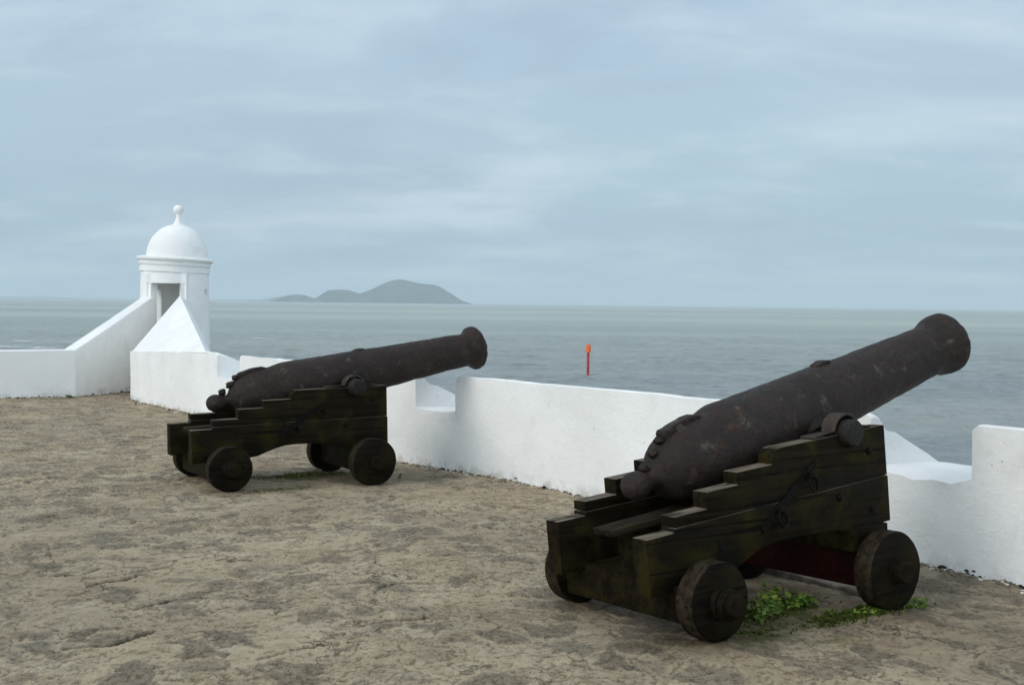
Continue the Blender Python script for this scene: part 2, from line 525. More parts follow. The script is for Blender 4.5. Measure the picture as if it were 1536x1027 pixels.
# ------------------------------------------------------------------ the deck
def build_deck():
    us = np.arange(-4.4, 2.96, .0125)
    vs = [-3.4]
    while vs[-1] < 17.6:
        vs.append(vs[-1] + .0105 + .0021 * max(0, vs[-1] + 1.8))
    vs = np.array(vs)
    U, V = np.meshgrid(us, vs, indexing='ij')
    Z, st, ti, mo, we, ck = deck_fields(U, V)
    edge = sstep(U, us[0], us[0] + .5) * sstep(V, vs[0], vs[0] + .5)
    Z = base_slope(U) + (Z - base_slope(U)) * edge
    nu, nv = len(us), len(vs)
    # dirt and ledge shade painted into the hollows at the foot of the ledges
    def blur(a, n):
        for _ in range(n):
            a = (np.roll(a, 1, 0) + np.roll(a, -1, 0) + a * 2) / 4
            a = (np.roll(a, 1, 1) + np.roll(a, -1, 1) + a * 2) / 4
        return a
    dirt_shade = np.clip((blur(Z, 5) - Z - .0007) / .0022, 0, 1)
    X, Y = uv2xy(U, V)
    verts = np.stack([X, Y, Z], -1).reshape(-1, 3)
    i = np.arange(nu - 1)[:, None] * nv + np.arange(nv - 1)[None, :]
    quads = np.stack([i, i + nv, i + nv + 1, i + 1], -1)
    uc, vc = U[:-1, :-1], V[:-1, :-1]
    keep = (vc < 15.05) | ((uc > .36 + (vc - 14.98) * .983 - .14))
    keep &= ~((vc > 14.9) & (uc > 1.25 + (vc - 14.4) * .68 + .3))
    quads = quads[keep]
    n0 = len(verts)
    # the rest of the deck, coarse, butted to the fine part
    extra = []
    eq = []
    def strip(pts_a, pts_b):
        k = n0 + len(extra)
        for p, q in zip(pts_a, pts_b):
            extra.append(p); extra.append(q)
        for j in range(len(pts_a) - 1):
            a = k + 2 * j
            eq.append((a, a + 1, a + 3, a + 2))
    vl = np.linspace(-3.4, 15.05, 60)
    ul = np.linspace(-4.4, 2.9, 30)
    P = lambda u, v: (*uv2xy(u, v), float(base_slope(np.array(u))))
    strip([P(-30, v) for v in vl], [P(-4.4, v) for v in vl])
    strip([P(u, -30) for u in ul], [P(u, -3.4) for u in ul])
    strip([P(-30, v) for v in np.linspace(-30, -3.4, 3)], [P(-4.4, v) for v in np.linspace(-30, -3.4, 3)])
    me = bpy.data.meshes.new('ground')
    allv = np.vstack([verts, np.array(extra)])
    allq = np.vstack([quads.reshape(-1, 4), np.array(eq)])
    me.vertices.add(len(allv)); me.vertices.foreach_set('co', allv.astype(np.float32).ravel())
    me.loops.add(len(allq) * 4); me.loops.foreach_set('vertex_index', allq.astype(np.int32).ravel())
    me.polygons.add(len(allq))
    me.polygons.foreach_set('loop_start', (np.arange(len(allq)) * 4).astype(np.int32))
    me.polygons.foreach_set('use_smooth', [True] * len(allq))
    me.update(calc_edges=True); me.validate()
    for nm, arr in (('stone', st * edge), ('tint', ti), ('moss', mo), ('wet_shade', we), ('crack', ck), ('dirt_shade', dirt_shade)):
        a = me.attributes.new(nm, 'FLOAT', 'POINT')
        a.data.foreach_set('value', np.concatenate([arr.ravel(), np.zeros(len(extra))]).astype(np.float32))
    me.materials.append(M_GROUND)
    o = link(bpy.data.objects.new('ground', me))
    tag(o, kind='structure')
    o['label'] = 'worn tan stone paving of the fort terrace'
build_deck()

# ------------------------------------------------------------------ the seaward parapet
POLY = [(-6.0, 2.66), (-.44, 2.61), (.2, 2.61), (1.9, 2.40), (3.59, 2.18), (4.72, 2.03), (5.30, 1.89), (5.96, 1.72), (12.37, 1.225), (14.42, 1.10)]
def wall_u(v):
    return float(np.interp(v, [p[0] for p in POLY], [p[1] for p in POLY]))
EMB = [(-.06, .684), (5.215, 5.784), (10.05, 10.79)]
TOPD = [(0, .872), (.015, .880), (.05, .882), (.09, .868), (.13, .80), (.17, .760), (.21, .752), (.26, .745), (.38, .685), (.5, .625), (.62, .565), (.74, .503), (.9, .425), (1.05, .35), (1.09, .30), (1.10, -.8), (1.12, -3), (1.14, -7.2)]
TOPD2 = [(0, .872), (.015, .878), (.05, .870), (.09, .855), (.13, .84), (.17, .822), (.21, .806), (.26, .786), (.38, .735), (.5, .685), (.62, .635), (.74, .585), (.9, .52), (1.05, .45), (1.09, .40), (1.10, -.8), (1.12, -3), (1.14, -7.2)]
def top_drop(v):
    return float(np.interp(v, [11.2, 14.4], [0, .125]))
def build_parapet():
    st = []
    v = -6.0
    edges = sorted(e for ab in EMB for e in ab)
    vs = list(np.arange(-6, 14.42, .07)) + [14.42]
    vs = [x for x in vs if min(abs(x - e) for e in edges) > .03]
    for a, b in EMB:
        for e, side in ((a, -1), (b, 1)):
            for k, dd in enumerate((.012, .035, .06)):
                vs.append(e + side * dd)
    stations = [(x, any(a < x < b for a, b in EMB)) for x in vs]
    for a, b in EMB:
        stations += [(a, False), (a + 1e-6, True), (b - 1e-6, True), (b, False)]
    stations.sort()
    NI = 16
    verts = []; grime = []
    NP = NI + len(TOPD)
    for v, sill in stations:
        u0 = wall_u(v); gz = float(base_slope(np.array(u0)))
        de = min(min(abs(v - a), abs(v - b)) for a, b in EMB)
        rnd = -.03 * max(0, 1 - de / .05) ** 2 if not sill else 0
        emb = [e for e in EMB if e[0] - 1e-3 <= v <= e[1] + 1e-3]
        prof = []
        for i in range(NI):
            f = i / NI
            if sill:
                a, b = emb[0]
                t = (v - a) / (b - a)
                er = (.035 if a < 5 else .02 if a < 9 else 0) * (math.sin(math.pi * t) ** .7) * (1 + .5 * mn.noise(Vector((v * 7, 1, 0))))
                top = .530 - er * 1.6
            else:
                top = TOPD[0][1] - top_drop(v) + rnd
            if i < 10:
                prof.append((0, -.4 + .80 * i / 9))
            else:
                prof.append((0, .40 + (top - .40) * (i - 9) / (NI - 9)))
        for d, z in (TOPD2 if v > 9 else TOPD):
            zm = z - (top_drop(v) if z > 0 else 0) * max(0, 1 - d / 1.0) + (rnd if d < .12 else 0)
            if sill:
                zs = .535 - .035 * d - er * 1.6 * max(0, 1 - d / .16)
                zm = min(zm, zs)
            prof.append((d, zm))
        for d, z in prof:
            vv_ = v
            for a_, b_ in EMB:
                if -.02 < a_ - v <= .0 or (v - a_ < 1e-4 and a_ - v < .02): vv_ = v - .14 * min(d, 1.0) - (.012 if d > 0 else 0)
            x, y = uv2xy(u0 + d, vv_)
            p = Vector((x, y, z))
            w = mn.fractal(p * 1.6, .9, 2.0, 4) * .012 + mn.fractal(p * 9, .9, 2.0, 3) * .0035
            q = Vector((x - DU[0] * w, y - DU[1] * w, z))
            if d < 1.1 and z > .3:
                q.z += mn.fractal(p * 2.3 + Vector((9, 2, 0)), .8, 2.1, 4) * .007
            if de < .02 and d < .2 and z > .44:
                e = mn.fractal(Vector((z * 9, d * 9, v)), .8, 2.1, 3) * .013
                q.x += DV[0] * e; q.y += DV[1] * e
            verts.append(q)
            hz = z - gz
            grime.append(max(0, 1 - max(0, hz) / .045) * .9 if d == 0 else 0)
    faces = []
    n = len(stations)
    for i in range(n - 1):
        for j in range(NP - 1):
            faces.append((i * NP + j, i * NP + j + 1, (i + 1) * NP + j + 1, (i + 1) * NP + j))
    faces.append(tuple(range(NP)))
    faces.append(tuple((n - 1) * NP + j for j in reversed(range(NP))))
    o = mesh_obj('parapet_wall', verts, faces, M_WHITE)
    a = o.data.attributes.new('grime', 'FLOAT', 'POINT')
    a.data.foreach_set('value', grime)
    bm = bmesh.new(); bm.from_mesh(o.data)
    bmesh.ops.remove_doubles(bm, verts=bm.verts, dist=3e-5)
    bmesh.ops.dissolve_degenerate(bm, edges=bm.edges, dist=1e-5)
    bmesh.ops.recalc_face_normals(bm, faces=bm.faces)
    for f in bm.faces: f.smooth = True
    for e in bm.edges:
        if len(e.link_faces) == 2 and e.calc_face_angle(0) > R(38): e.smooth = False
    bm.to_mesh(o.data); bm.free()
    tag(o, 'long whitewashed seaward parapet with notched gun embrasures, behind both cannons', 'parapet wall')
    # sloped buttress climbing from the parapet end to the sentry box
    A = (-6.185, 18.415, .738); B = (-4.268, 15.81, .868)
    C1 = (-6.143, 20.96, 1.677); C2 = (-6.015, 21.02, 1.50); A1 = (-6.12, 19.4, 1.12)
    top = [A, B, C2, C1]
    sh = (.34, .34, 0, 0)
    low = [(p[0] + DU[0] * q, p[1] + DU[1] * q) for p, q in zip(top, sh)]
    vv = top + [(x, y, .30) for x, y in low] + [(x, y, -7.2) for x, y in low]
    ff = [(0, 1, 3), (1, 2, 3), (8, 11, 10, 9)]
    for k in (0, 4):
        ff += [(k, k + 3, k + 7, k + 4), (k + 3, k + 2, k + 6, k + 7), (k + 2, k + 1, k + 5, k + 6), (k + 1, k, k + 4, k + 5)]
    bm = bmesh.new()
    bv = [bm.verts.new(p) for p in vv]
    for f in ff: bm.faces.new([bv[k] for k in f])
    bmesh.ops.bevel(bm, geom=[e for e in bm.edges if e.calc_face_angle(0) > .3], offset=.012, segments=2, affect='EDGES')
    bm_obj('sloping_buttress', bm, M_WHITE, o)
    return o
PARAPET = build_parapet()

# ------------------------------------------------------------------ the landward-left parapet and the passage side
def slab_wall(name, a, b, za, zb, thick, parent=None, zbot=-7.2, n=30, rows=14, jit=.008):
    """a->b inner base line; thickness to the left of a->b"""
    a, b = Vector(a), Vector(b)
    d = (b - a).normalized(); nrm = Vector((-d.y, d.x))
    verts = []; gr = []
    NPf = rows + 5
    for i in range(n + 1):
        t = i / n
        p = a + (b - a) * t; zt = za + (zb - za) * t
        prof = [(0, -.4 + (zt - .012 + .4) * j / rows) for j in range(rows + 1)] + [(.012, zt), (thick - .012, zt - .004), (thick, zt - .02), (thick, zbot)]
        for q, z in prof:
            P = Vector((p.x + nrm.x * q, p.y + nrm.y * q, z))
            w = mn.fractal(P * 1.5, .9, 2, 4) * jit
            verts.append((P.x - nrm.x * w, P.y - nrm.y * w, P.z + (mn.noise(P * 2.0) * .006 if z > .2 else 0)))
            gr.append(max(0, 1 - max(0, z + .01) / .05) * .9 if q == 0 else 0)
    faces = []
    for i in range(n):
        for j in range(NPf - 1):
            faces.append((i * NPf + j, i * NPf + j + 1, (i + 1) * NPf + j + 1, (i + 1) * NPf + j))
    faces += [tuple(range(NPf)), tuple(n * NPf + j for j in reversed(range(NPf)))]
    o = mesh_obj(name, verts, faces, M_WHITE, parent)
    bm = bmesh.new(); bm.from_mesh(o.data)
    bmesh.ops.recalc_face_normals(bm, faces=bm.faces)
    for f in bm.faces: f.smooth = True
    for e in bm.edges:
        if len(e.link_faces) == 2 and e.calc_face_angle(0) > R(35): e.smooth = False
    bm.to_mesh(o.data); bm.free()
    at = o.data.attributes.new('grime', 'FLOAT', 'POINT'); at.data.foreach_set('value', gr)
    return o
lw = (-7.14, 18.52)
far = (lw[0] - DU[0] * 14, lw[1] - DU[1] * 14)
side = slab_wall('parapet_wall', far, lw, .80, .757, .42, n=70)
tag(side, 'plain low whitewashed wall left of the sentry box, with a ramped flank', 'parapet wall')
slab_wall('ramped_flank', (lw[0] + .004, lw[1] + .006), (-6.625, 20.99), .757, 1.66, .23, side, n=34)

# ------------------------------------------------------------------ the sentry box
def build_sentry():
    cx, cy = -6.40, 21.5
    t = thing('sentry_box', 'round white sentry box with a dome and ball finial at the parapet corner', 'sentry box', (cx, cy, 0))
    # shell with door, two slots and two added side openings
    zs = [-.8, -.3, .2, .7, 1.2, 1.49, 1.68, 1.80, 1.90, 2.0, 2.12]
    NTH = 96
    def rad(z):
        return float(np.interp(z, [-.8, .7, 1.4, 2.12], [.650, .646, .640, .616]))
    door_c = math.atan2(20.9 - cy, -6.41 - cx)
    def ang(x, y): return math.atan2(y - cy, x - cx)
    slot_r = ang(-5.765, 21.40)
    slot_l = ang(-6.985, 22.0)
    def hole(th, z):
        def dif(a): return abs((th - a + math.pi) % (2 * math.pi) - math.pi)
        if dif(door_c) < .47 and -.2 < z < 1.90: return True
        if dif(slot_r) < .10 and 1.68 < z < 1.80: return True
        if dif(slot_l) < .035 and 1.49 < z < 1.68: return True
        for sx in (-1, 1):  # tall openings out of view, added to let light into the doorway interior
            if dif(math.atan2(.43, sx * .9)) < .27 and .7 < z < 1.80: return True
        return False
    bm = bmesh.new()
    T = .17
    vo, vi = [], []
    for i in range(NTH):
        th = 2 * math.pi * i / NTH
        vo.append([bm.verts.new((rad(z) * math.cos(th), rad(z) * math.sin(th), z)) for z in zs])
        vi.append([bm.verts.new(((rad(z) - T) * math.cos(th), (rad(z) - T) * math.sin(th), z)) for z in zs])
    H = [[hole(2 * math.pi * (i + .5) / NTH, (zs[j] + zs[j + 1]) / 2) for j in range(len(zs) - 1)] for i in range(NTH)]
    for i in range(NTH):
        k = (i + 1) % NTH
        for j in range(len(zs) - 1):
            if not H[i][j]:
                bm.faces.new((vo[i][j], vo[k][j], vo[k][j + 1], vo[i][j + 1]))
                bm.faces.new((vi[i][j], vi[i][j + 1], vi[k][j + 1], vi[k][j]))
            if H[i][j] != H[k][j]:
                bm.faces.new((vo[k][j], vo[k][j + 1], vi[k][j + 1], vi[k][j]))
            if j + 1 < len(zs) - 1 and H[i][j] != H[i][j + 1]:
                bm.faces.new((vo[i][j + 1], vi[i][j + 1], vi[k][j + 1], vo[k][j + 1]))
    # inner ceiling and floor
    bm.faces.new([vi[i][-1] for i in range(NTH)])
    bm.faces.new([vi[i][1] for i in range(NTH)][::-1])
    for e in bm.edges:
        pass
    bm_obj('tower_shell', bm, M_WHITE, t, autosmooth=R(40))
    # tapering corbel below
    bm = bmesh.new()
    add_lathe(bm, [(-3.1, .05), (-2.9, .16), (-2.4, .30), (-1.9, .44), (-1.4, .58), (-1.05, .68), (-.95, .73), (-.86, .74), (-.80, .70)], 'z', 64)
    bm_obj('corbel', bm, M_WHITE, t, autosmooth=R(40))
    # flat doorway front
    bm = bmesh.new()
    f = Vector((.197, .98, 0)).normalized()
    x0, x1, y0 = -6.845 - cx, -6.008 - cx, 20.95 - cy
    xl, xr = -6.685 - cx, -6.143 - cx
    zt, zd = 2.085, 1.90
    def jamb(poly, z0, z1):
        a = [bm.verts.new((x, y, z0)) for x, y in poly]; b = [bm.verts.new((x, y, z1)) for x, y in poly]
        n = len(poly)
        bm.faces.new(a[::-1]); bm.faces.new(b)
        for i in range(n): bm.faces.new((a[i], a[(i + 1) % n], b[(i + 1) % n], b[i]))
    jamb([(x0, y0 + .03), (x0 + .085, y0), (xl, y0 + .05), (xl, y0 + .36), (x0, y0 + .30)], -.8, zd - .001)
    jamb([(xr, y0 + .05), (x1 - .02, y0), (x1, y0 + .03), (x1 + .02, y0 + .34), (xr, y0 + .30)], -.8, zd - .001)
    jamb([(x0, y0 + .03), (x0 + .085, y0 - .004), (x1 - .02, y0 - .004), (x1, y0 + .03), (x1 + .02, y0 + .34), (x0, y0 + .30)], zd, zt)
    bm_obj('doorway', bm, M_WHITE, t)
    # cornice: hand-made, dips a little to the right
    tilt = Matrix.Rotation(R(2.3), 4, 'Y')
    bm = bmesh.new()
    add_lathe(bm, [(2.10, .57), (2.10, .622), (2.115, .640), (2.205, .640), (2.21, .624), (2.225, .624), (2.232, .646), (2.27, .660), (2.285, .660), (2.292, .650), (2.30, .650), (2.318, .680), (2.345, .702), (2.365, .704), (2.378, .695), (2.40, .60), (2.41, .48)], 'z', 96)
    jitter(bm, .004, 6, 3)
    xform(bm, Matrix.Translation((0, 0, 2.24)) @ tilt @ Matrix.Translation((0, 0, -2.24)))
    bm_obj('cornice', bm, M_WHITE, t, autosmooth=R(32))
    bm = bmesh.new()
    prof = [(2.37, .57), (2.40, .566)]
    for k in range(1, 19):
        a = k / 19 * math.pi / 2
        prof.append((2.40 + .615 * math.sin(a), .566 * math.cos(a) ** .96))
    prof += [(3.018, .03)]
    add_lathe(bm, prof, 'z', 96)
    jitter(bm, .005, 3, 5)
    xform(bm, Matrix.Translation((.045, 0, 0)))
    bm_obj('dome', bm, M_WHITE, t, autosmooth=R(40))
    bm = bmesh.new()
    add_lathe(bm, [(2.97, .16), (3.0, .118), (3.04, .085), (3.08, .062), (3.13, .047), (3.19, .040), (3.215, .044), (3.232, .066), (3.25, .082), (3.28, .094), (3.305, .096), (3.33, .090), (3.355, .072), (3.375, .045), (3.383, .012)], 'z', 40)
    xform(bm, Matrix.Translation((.065, 0, 0)))
    bm_obj('finial', bm, M_WHITE, t, smooth=True)
    return t
build_sentry()

# ------------------------------------------------------------------ the guns
SEAM = .345
X1, X2, X3, X4, X5, X6 = -.2749, -.0883, .1306, .3503, .600, 1.5089
Z1, Z2, Z3, Z4, Z5, ZF = .3237, .3986, .4807, .5429, .619, .088
CW, CT = .3965, .105
def arc(cx, cz, r, a0, a1, n):
    return [(cx + r * math.cos(R(a0 + (a1 - a0) * i / n)), cz + r * math.sin(R(a0 + (a1 - a0) * i / n))) for i in range(n + 1)]

def barrel_profile(kind):
    p = [(-1.075, .046), (-1.05, .050), (-1.03, .066), (-1.015, .090), (-1.0, .112), (-.97, .145), (-.92, .175), (-.87, .191), (-.84, .199), (-.75, .207), (-.66, .212), (-.62, .216), (-.545, .231), (-.52, .2345)]
    p += [(-.50, .2355), (-.30, .2275), (-.12, .2190), (.1, .2110), (.30, .2040), (.34, .2015), (.42, .1965), (.7, .1845), (1.0, .1735), (1.2, .1660), (1.32, .1615)]
    if kind == 0:
        p += [(1.36, .161), (1.39, .166), (1.42, .177), (1.45, .187), (1.48, .194), (1.508, .197), (1.53, .196), (1.546, .190), (1.556, .178)]
    else:
        p += [(1.345, .161), (1.37, .168), (1.395, .182), (1.412, .196), (1.42, .208), (1.434, .212), (1.468, .212), (1.48, .206), (1.492, .192), (1.506, .180), (1.516, .166)]
    e = p[-1][0] + .004
    p += [(e, .150), (e, .090), (e - .008, .078), (1.30, .074), (1.0, .074)]
    # resample long spans so that corrosion can be modelled
    q = [p[0]]
    for a, b in zip(p[:-1], p[1:]):
        L = abs(b[0] - a[0]); k = max(1, int(L / .03))
        for i in range(1, k + 1):
            q.append((a[0] + (b[0] - a[0]) * i / k, a[1] + (b[1] - a[1]) * i / k))
    return q

def build_cannon(g, kind, label):
    root = thing('cannon', label, 'cannon', (g['x'], g['y'], 0), 'old iron cannons on wooden truck carriages')
    root.rotation_euler = (Matrix.Rotation(g['yaw'], 3, 'Z') @ Matrix.Rotation(g['roll'], 3, 'X')).to_euler()
    PM = Matrix.Translation((0, 0, RR)) @ Matrix.Rotation(-g['pitch'], 4, 'Y')     # carriage frame -> gun frame
    TM = PM @ Matrix.Translation((1.1998, g['dy'], .6204))
    tr = TM.translation
    BMt = Matrix.Translation(tr) @ Matrix.Rotation(-g['elev'], 4, 'Y')            # barrel frame at the trunnion
    AX = .0746
    sd = 3.7 + 11 * kind
    # barrel
    bm = bmesh.new()
    add_lathe(bm, barrel_profile(kind), 'x', 120)
    bm.normal_update()
    mv = []
    for v in bm.verts:
        p = v.co
        r = math.hypot(p.y, p.z)
        if p.x > 1.5 and r < .12: continue
        h = mn.fractal(p * 5 + Vector((sd, 0, 0)), .85, 2.1, 5) * .0045
        h += max(0, mn.noise(p * 13 + Vector((0, sd, 0))) - .15) * -.008
        if p.x > 1.36: h += mn.fractal(p * 14 + Vector((0, sd, sd)), .8, 2.1, 3) * (.006 if kind else .0025)
        mv.append((v, v.normal * h))
    for v, d in mv: v.co += d
    xform(bm, BMt @ Matrix.Translation((0, 0, AX)))
    barrel = bm_obj('barrel', bm, M_IRON, root, smooth=True)
    BL = BMt @ Matrix.Translation((0, 0, AX))
    # cascabel: neck and ball
    bm = bmesh.new()
    cas = [(-1.240, .004), (-1.236, .026), (-1.224, .048), (-1.203, .065), (-1.175, .0735), (-1.15, .0735), (-1.12, .066), (-1.10, .056), (-1.08, .049), (-1.06, .047), (-1.04, .052)]
    add_lathe(bm, cas, 'x', 48)
    jitter(bm, .003, 12, sd)
    xform(bm, BL)
    bm_obj('cascabel', bm, M_IRON, barrel, smooth=True)
    # vent field and the stubs of the broken base ring
    bm = bmesh.new()
    add_prism(bm, [(-.93, .13), (-.932, .200), (-.92, .217), (-.90, .219), (-.86, .226), (-.76, .236), (-.70, .233), (-.655, .214), (-.66, .18)], -.034, .034, .010, 3)
    bmesh.ops.subdivide_edges(bm, edges=list(bm.edges), cuts=2, use_grid_fill=True)
    jitter(bm, .006, 14, sd)
    xform(bm, BL)
    bm_obj('vent_field', bm, M_IRON, barrel, autosmooth=R(50))
    lk = 1.55 if kind else 1.2
    for (s, z, a, b, c) in ((-.95, .172, .022, .032, .016), (-.995, .118, .036, .030, .020), (-1.085, .066, .024, .026, .022)):
        bm = bmesh.new()
        add_blob(bm, (s, 0, z + .01 * kind), a * lk * .9, b, c * lk, seed=sd + s, rough=.6)
        xform(bm, BL)
        bm_obj('broken_lug', bm, M_IRON, barrel, smooth=True)
    bm = bmesh.new()
    add_prism(bm, [(-.09, .185), (-.07, .213), (-.02, .221), (.03, .214), (.045, .18)], -.035, .035, .008, 2)
    xform(bm, Matrix.Translation((.26 if kind else .385, 0, 0)))
    xform(bm, BL)
    bm_obj('sight_patch', bm, M_IRON, barrel, autosmooth=R(50))
    for s in (-1, 1):
        bm = bmesh.new()
        add_lathe(bm, [(0, .078), (.30, .078), (.44, .076), (.462, .074), (.472, .066)], 'y', 40)
        if s < 0: xform(bm, Matrix.Scale(-1, 4, (0, 1, 0)))
        jitter(bm, .003, 14, sd + s)
        xform(bm, BMt)
        bm_obj('trunnion', bm, M_TRUN, barrel, autosmooth=R(50))
    # cheeks
    for s in (-1, 1):
        yo, yi = s * CW, s * (CW - CT)
        y0, y1 = min(yo, yi), max(yo, yi)
        bm = bmesh.new()
        low = [(X1, .045), (.205, .060), (.29, .070), (.36, .095), (.44, .125), (.53, .144), (.66, .150), (.82, .142), (.95, .128), (1.08, .110), (1.18, ZF), (X6, ZF), (X6, SEAM - .002), (X2 - .002, SEAM - .002), (X2 - .002, Z1), (X1, Z1)]
        add_prism(bm, low, y0, y1, .007, 2)
        up = [(X2, SEAM + .002), (X6 - .004, SEAM + .002), (X6 - .004, Z5 + .004), (X5 + .06, Z5)] + [(X5 + .06 + .055 * math.cos(R(a)), Z5 - .055 + .055 * math.sin(R(a))) for a in (110, 135, 160, 180)] + [(X5 + .004, Z4 + .002), (X5, Z4), (X4, Z4), (X4, Z3), (X3, Z3), (X3, Z2), (X2, Z2)]
        add_prism(bm, up, y0 + .002, y1 - .002, .007, 2)
        jitter(bm, .0035, 4, sd + s)
        for f in bm.faces:
            f.material_index = 1 if f.normal.z > .9 and f.calc_center_median().z > .3 else 0
        xform(bm, PM)
        ck = bm_obj('cheek', bm, M_WOOD, root, autosmooth=R(45))
        ck.data.materials.append(M_TOPW)
        # cap square over the trunnion
        bm = bmesh.new()
        pts_o = arc(1.1998, .625, .103, 178, 2, 18)
        pts_i = arc(1.1998, .625, .090, 2, 178, 18)
        fl0 = [(1.1998 - .27, Z5 + .004), (1.1998 - .27, Z5 + .018), (1.1998 - .112, Z5 + .020)]
        fl1 = [(1.1998 + .112, Z5 + .020), (1.1998 + .20, Z5 + .018), (1.1998 + .20, Z5 + .006)]
        add_prism(bm, fl0 + pts_o + fl1 + pts_i, y0 + (.004 if s > 0 else .008), y1 - (.008 if s > 0 else .004), .003, 1)
        xform(bm, PM)
        bm_obj('cap_square', bm, M_CAP, ck, autosmooth=R(40))
        # diagonal strap with two ring bolts, on the outer face
        bm = bmesh.new()
        a, b = Vector((.467, 0, .215)), Vector((.965, 0, .535))
        d = (b - a).normalized(); L = (b - a).length
        q = [(.02, -.020), (L * .55, -.022), (L * .93, -.015), (L * .93, .015), (L * .55, .022), (.02, .020)]
        add_prism(bm, q, -.0045, .0045, .002, 1)
        Mx = Matrix(((d.x, 0, -d.z, a.x), (0, 1, 0, yo + s * .007), (d.z, 0, d.x, a.z), (0, 0, 0, 1)))
        xform(bm, PM @ Mx)
        bm_obj('iron_strap', bm, M_FIT, ck)
        for (rx, rz) in ((.865, .445), (.62, .305)):
            bm = bmesh.new()
            add_torus(bm, (rx, yo + s * .030, rz - .040), .042, .0075, Matrix.Rotation(R(12 * s), 3, 'X') @ Matrix.Rotation(R(14), 3, 'Z'))
            add_lathe(bm, [(-.02, .018), (.030, .018), (.044, .012)], 'y', 16, origin=(rx, 0, rz))
            lv = [v for v in bm.verts if v.co.y < .06 and v.co.y > -.03 and math.hypot(v.co.x - rx, v.co.z - rz) < .0185 and abs(v.co.y - (yo + s * .03)) > .02]
            for v in lv: v.co.y = yo + s * v.co.y
            xform(bm, PM)
            bm_obj('ring_bolt', bm, M_FIT, ck, smooth=True)
        for (bx, bz) in ((1.094, .29), (1.36, .50), (.20, .20), (1.36, .18)):
            bm = bmesh.new()
            add_lathe(bm, [(0, .022), (.008, .022), (.014, .012)], 'y', 14)
            xform(bm, PM @ Matrix.Translation((bx, yo - s * .002, bz)) @ (Matrix.Identity(4) if s > 0 else Matrix.Scale(-1, 4, (0, 1, 0))))
            bm_obj('bolt_head', bm, M_FIT, ck, autosmooth=R(40))
    # axles, bolster, transom, bed plank, block
    bm = bmesh.new()
    add_box(bm, (-.13, -.455, -.105), (.12, .455, .075), .010)
    jitter(bm, .004, 5, sd)
    xform(bm, PM)
    bm_obj('axle', bm, M_WOOD, root, autosmooth=R(45))
    zf = RF + g['dz']
    bm = bmesh.new()
    add_box(bm, (WB - .11, -.455, zf - .10), (WB + .11, .455, zf + .095), .010)
    jitter(bm, .004, 5, sd)
    ax = bm_obj('axle', bm, M_WOOD if kind else M_RED, root, autosmooth=R(45))
    if not kind: ax['label'] = 'dark red painted front axle beam'
    zc = RR + math.sin(g['pitch']) * WB + ZF
    if zc - (zf + .095) > .012:
        bm = bmesh.new()
        add_box(bm, (WB - .14, -.41, zf + .093), (WB + .15, .41, zc + .012), .006)
        bm_obj('bolster', bm, M_WOOD, root, autosmooth=R(45))
    bm = bmesh.new()
    add_box(bm, (X6 - .30, -.293, .13), (X6 - .12, .293, .42), .008)
    xform(bm, PM)
    bm_obj('transom', bm, M_WOOD, root, autosmooth=R(45))
    bm = bmesh.new()
    add_prism(bm, [(-.22, .283), (.62, .300), (.62, .335), (-.22, .314)], -.075, .075, .005, 2)
    jitter(bm, .003, 6, sd)
    xform(bm, PM)
    bm_obj('bed_plank', bm, M_TREAD, root, autosmooth=R(45))
    bm = bmesh.new()
    add_box(bm, (-.075, -.065, .070), (.07, .065, .284), .006)
    xform(bm, PM)
    bm_obj('support_block', bm, M_WOOD, root, autosmooth=R(45))
    # wheels
    for (x, r, z) in ((0, RR, RR), (WB, RF, zf)):
        front = x > .5
        for s in (-1, 1):
            bm = bmesh.new()
            # treads worn a little out of round, rim rounded over
            n = 72
            prof = [(.461, r * .40), (.461, r - .012), (.466, r - .003), (.474, r), (.563, r), (.571, r - .004), (.576, r - .013), (.576, .075)]
            add_lathe(bm, prof, 'y', n)
            jitter(bm, .0035, 6, sd + s + x)
            xform(bm, Matrix.Translation((x, 0, z)) @ Matrix.Scale(s, 4, (0, 1, 0)) @ Matrix.Rotation(random.random() * 6, 4, 'Y'))
            for f in bm.faces:
                cc = f.calc_center_median()
                f.material_index = 1 if math.hypot(cc.x - x, cc.z - z) > r - .008 and abs(f.normal.y) < .6 else 0
            wh = bm_obj('wheel', bm, M_WHEEL, root, autosmooth=R(40))
            wh.data.materials.append(M_TREAD)
            bm = bmesh.new()
            if front:
                add_lathe(bm, [(.570, .070), (.584, .070), (.588, .058), (.640, .056), (.648, .050), (.650, .02)], 'y', 40)
            else:
                add_lathe(bm, [(.570, .082), (.602, .080), (.608, .076), (.610, .066), (.614, .066), (.617, .072), (.644, .071), (.650, .066), (.652, .056), (.680, .055), (.688, .050), (.690, .02)], 'y', 40)
            jitter(bm, .002, 12, sd)
            xform(bm, Matrix.Translation((x, 0, z)) @ Matrix.Scale(s, 4, (0, 1, 0)))
            bm_obj('hub', bm, M_WHEEL, wh, autosmooth=R(38))
    return root
build_cannon(GUNS[0], 0, 'larger nearer rusty cannon, steeply raised muzzle reaching the embrasure, weeds under its wheels')
build_cannon(GUNS[1], 1, 'smaller farther dark cannon with a flared lipped muzzle, between sentry box and nearer gun')

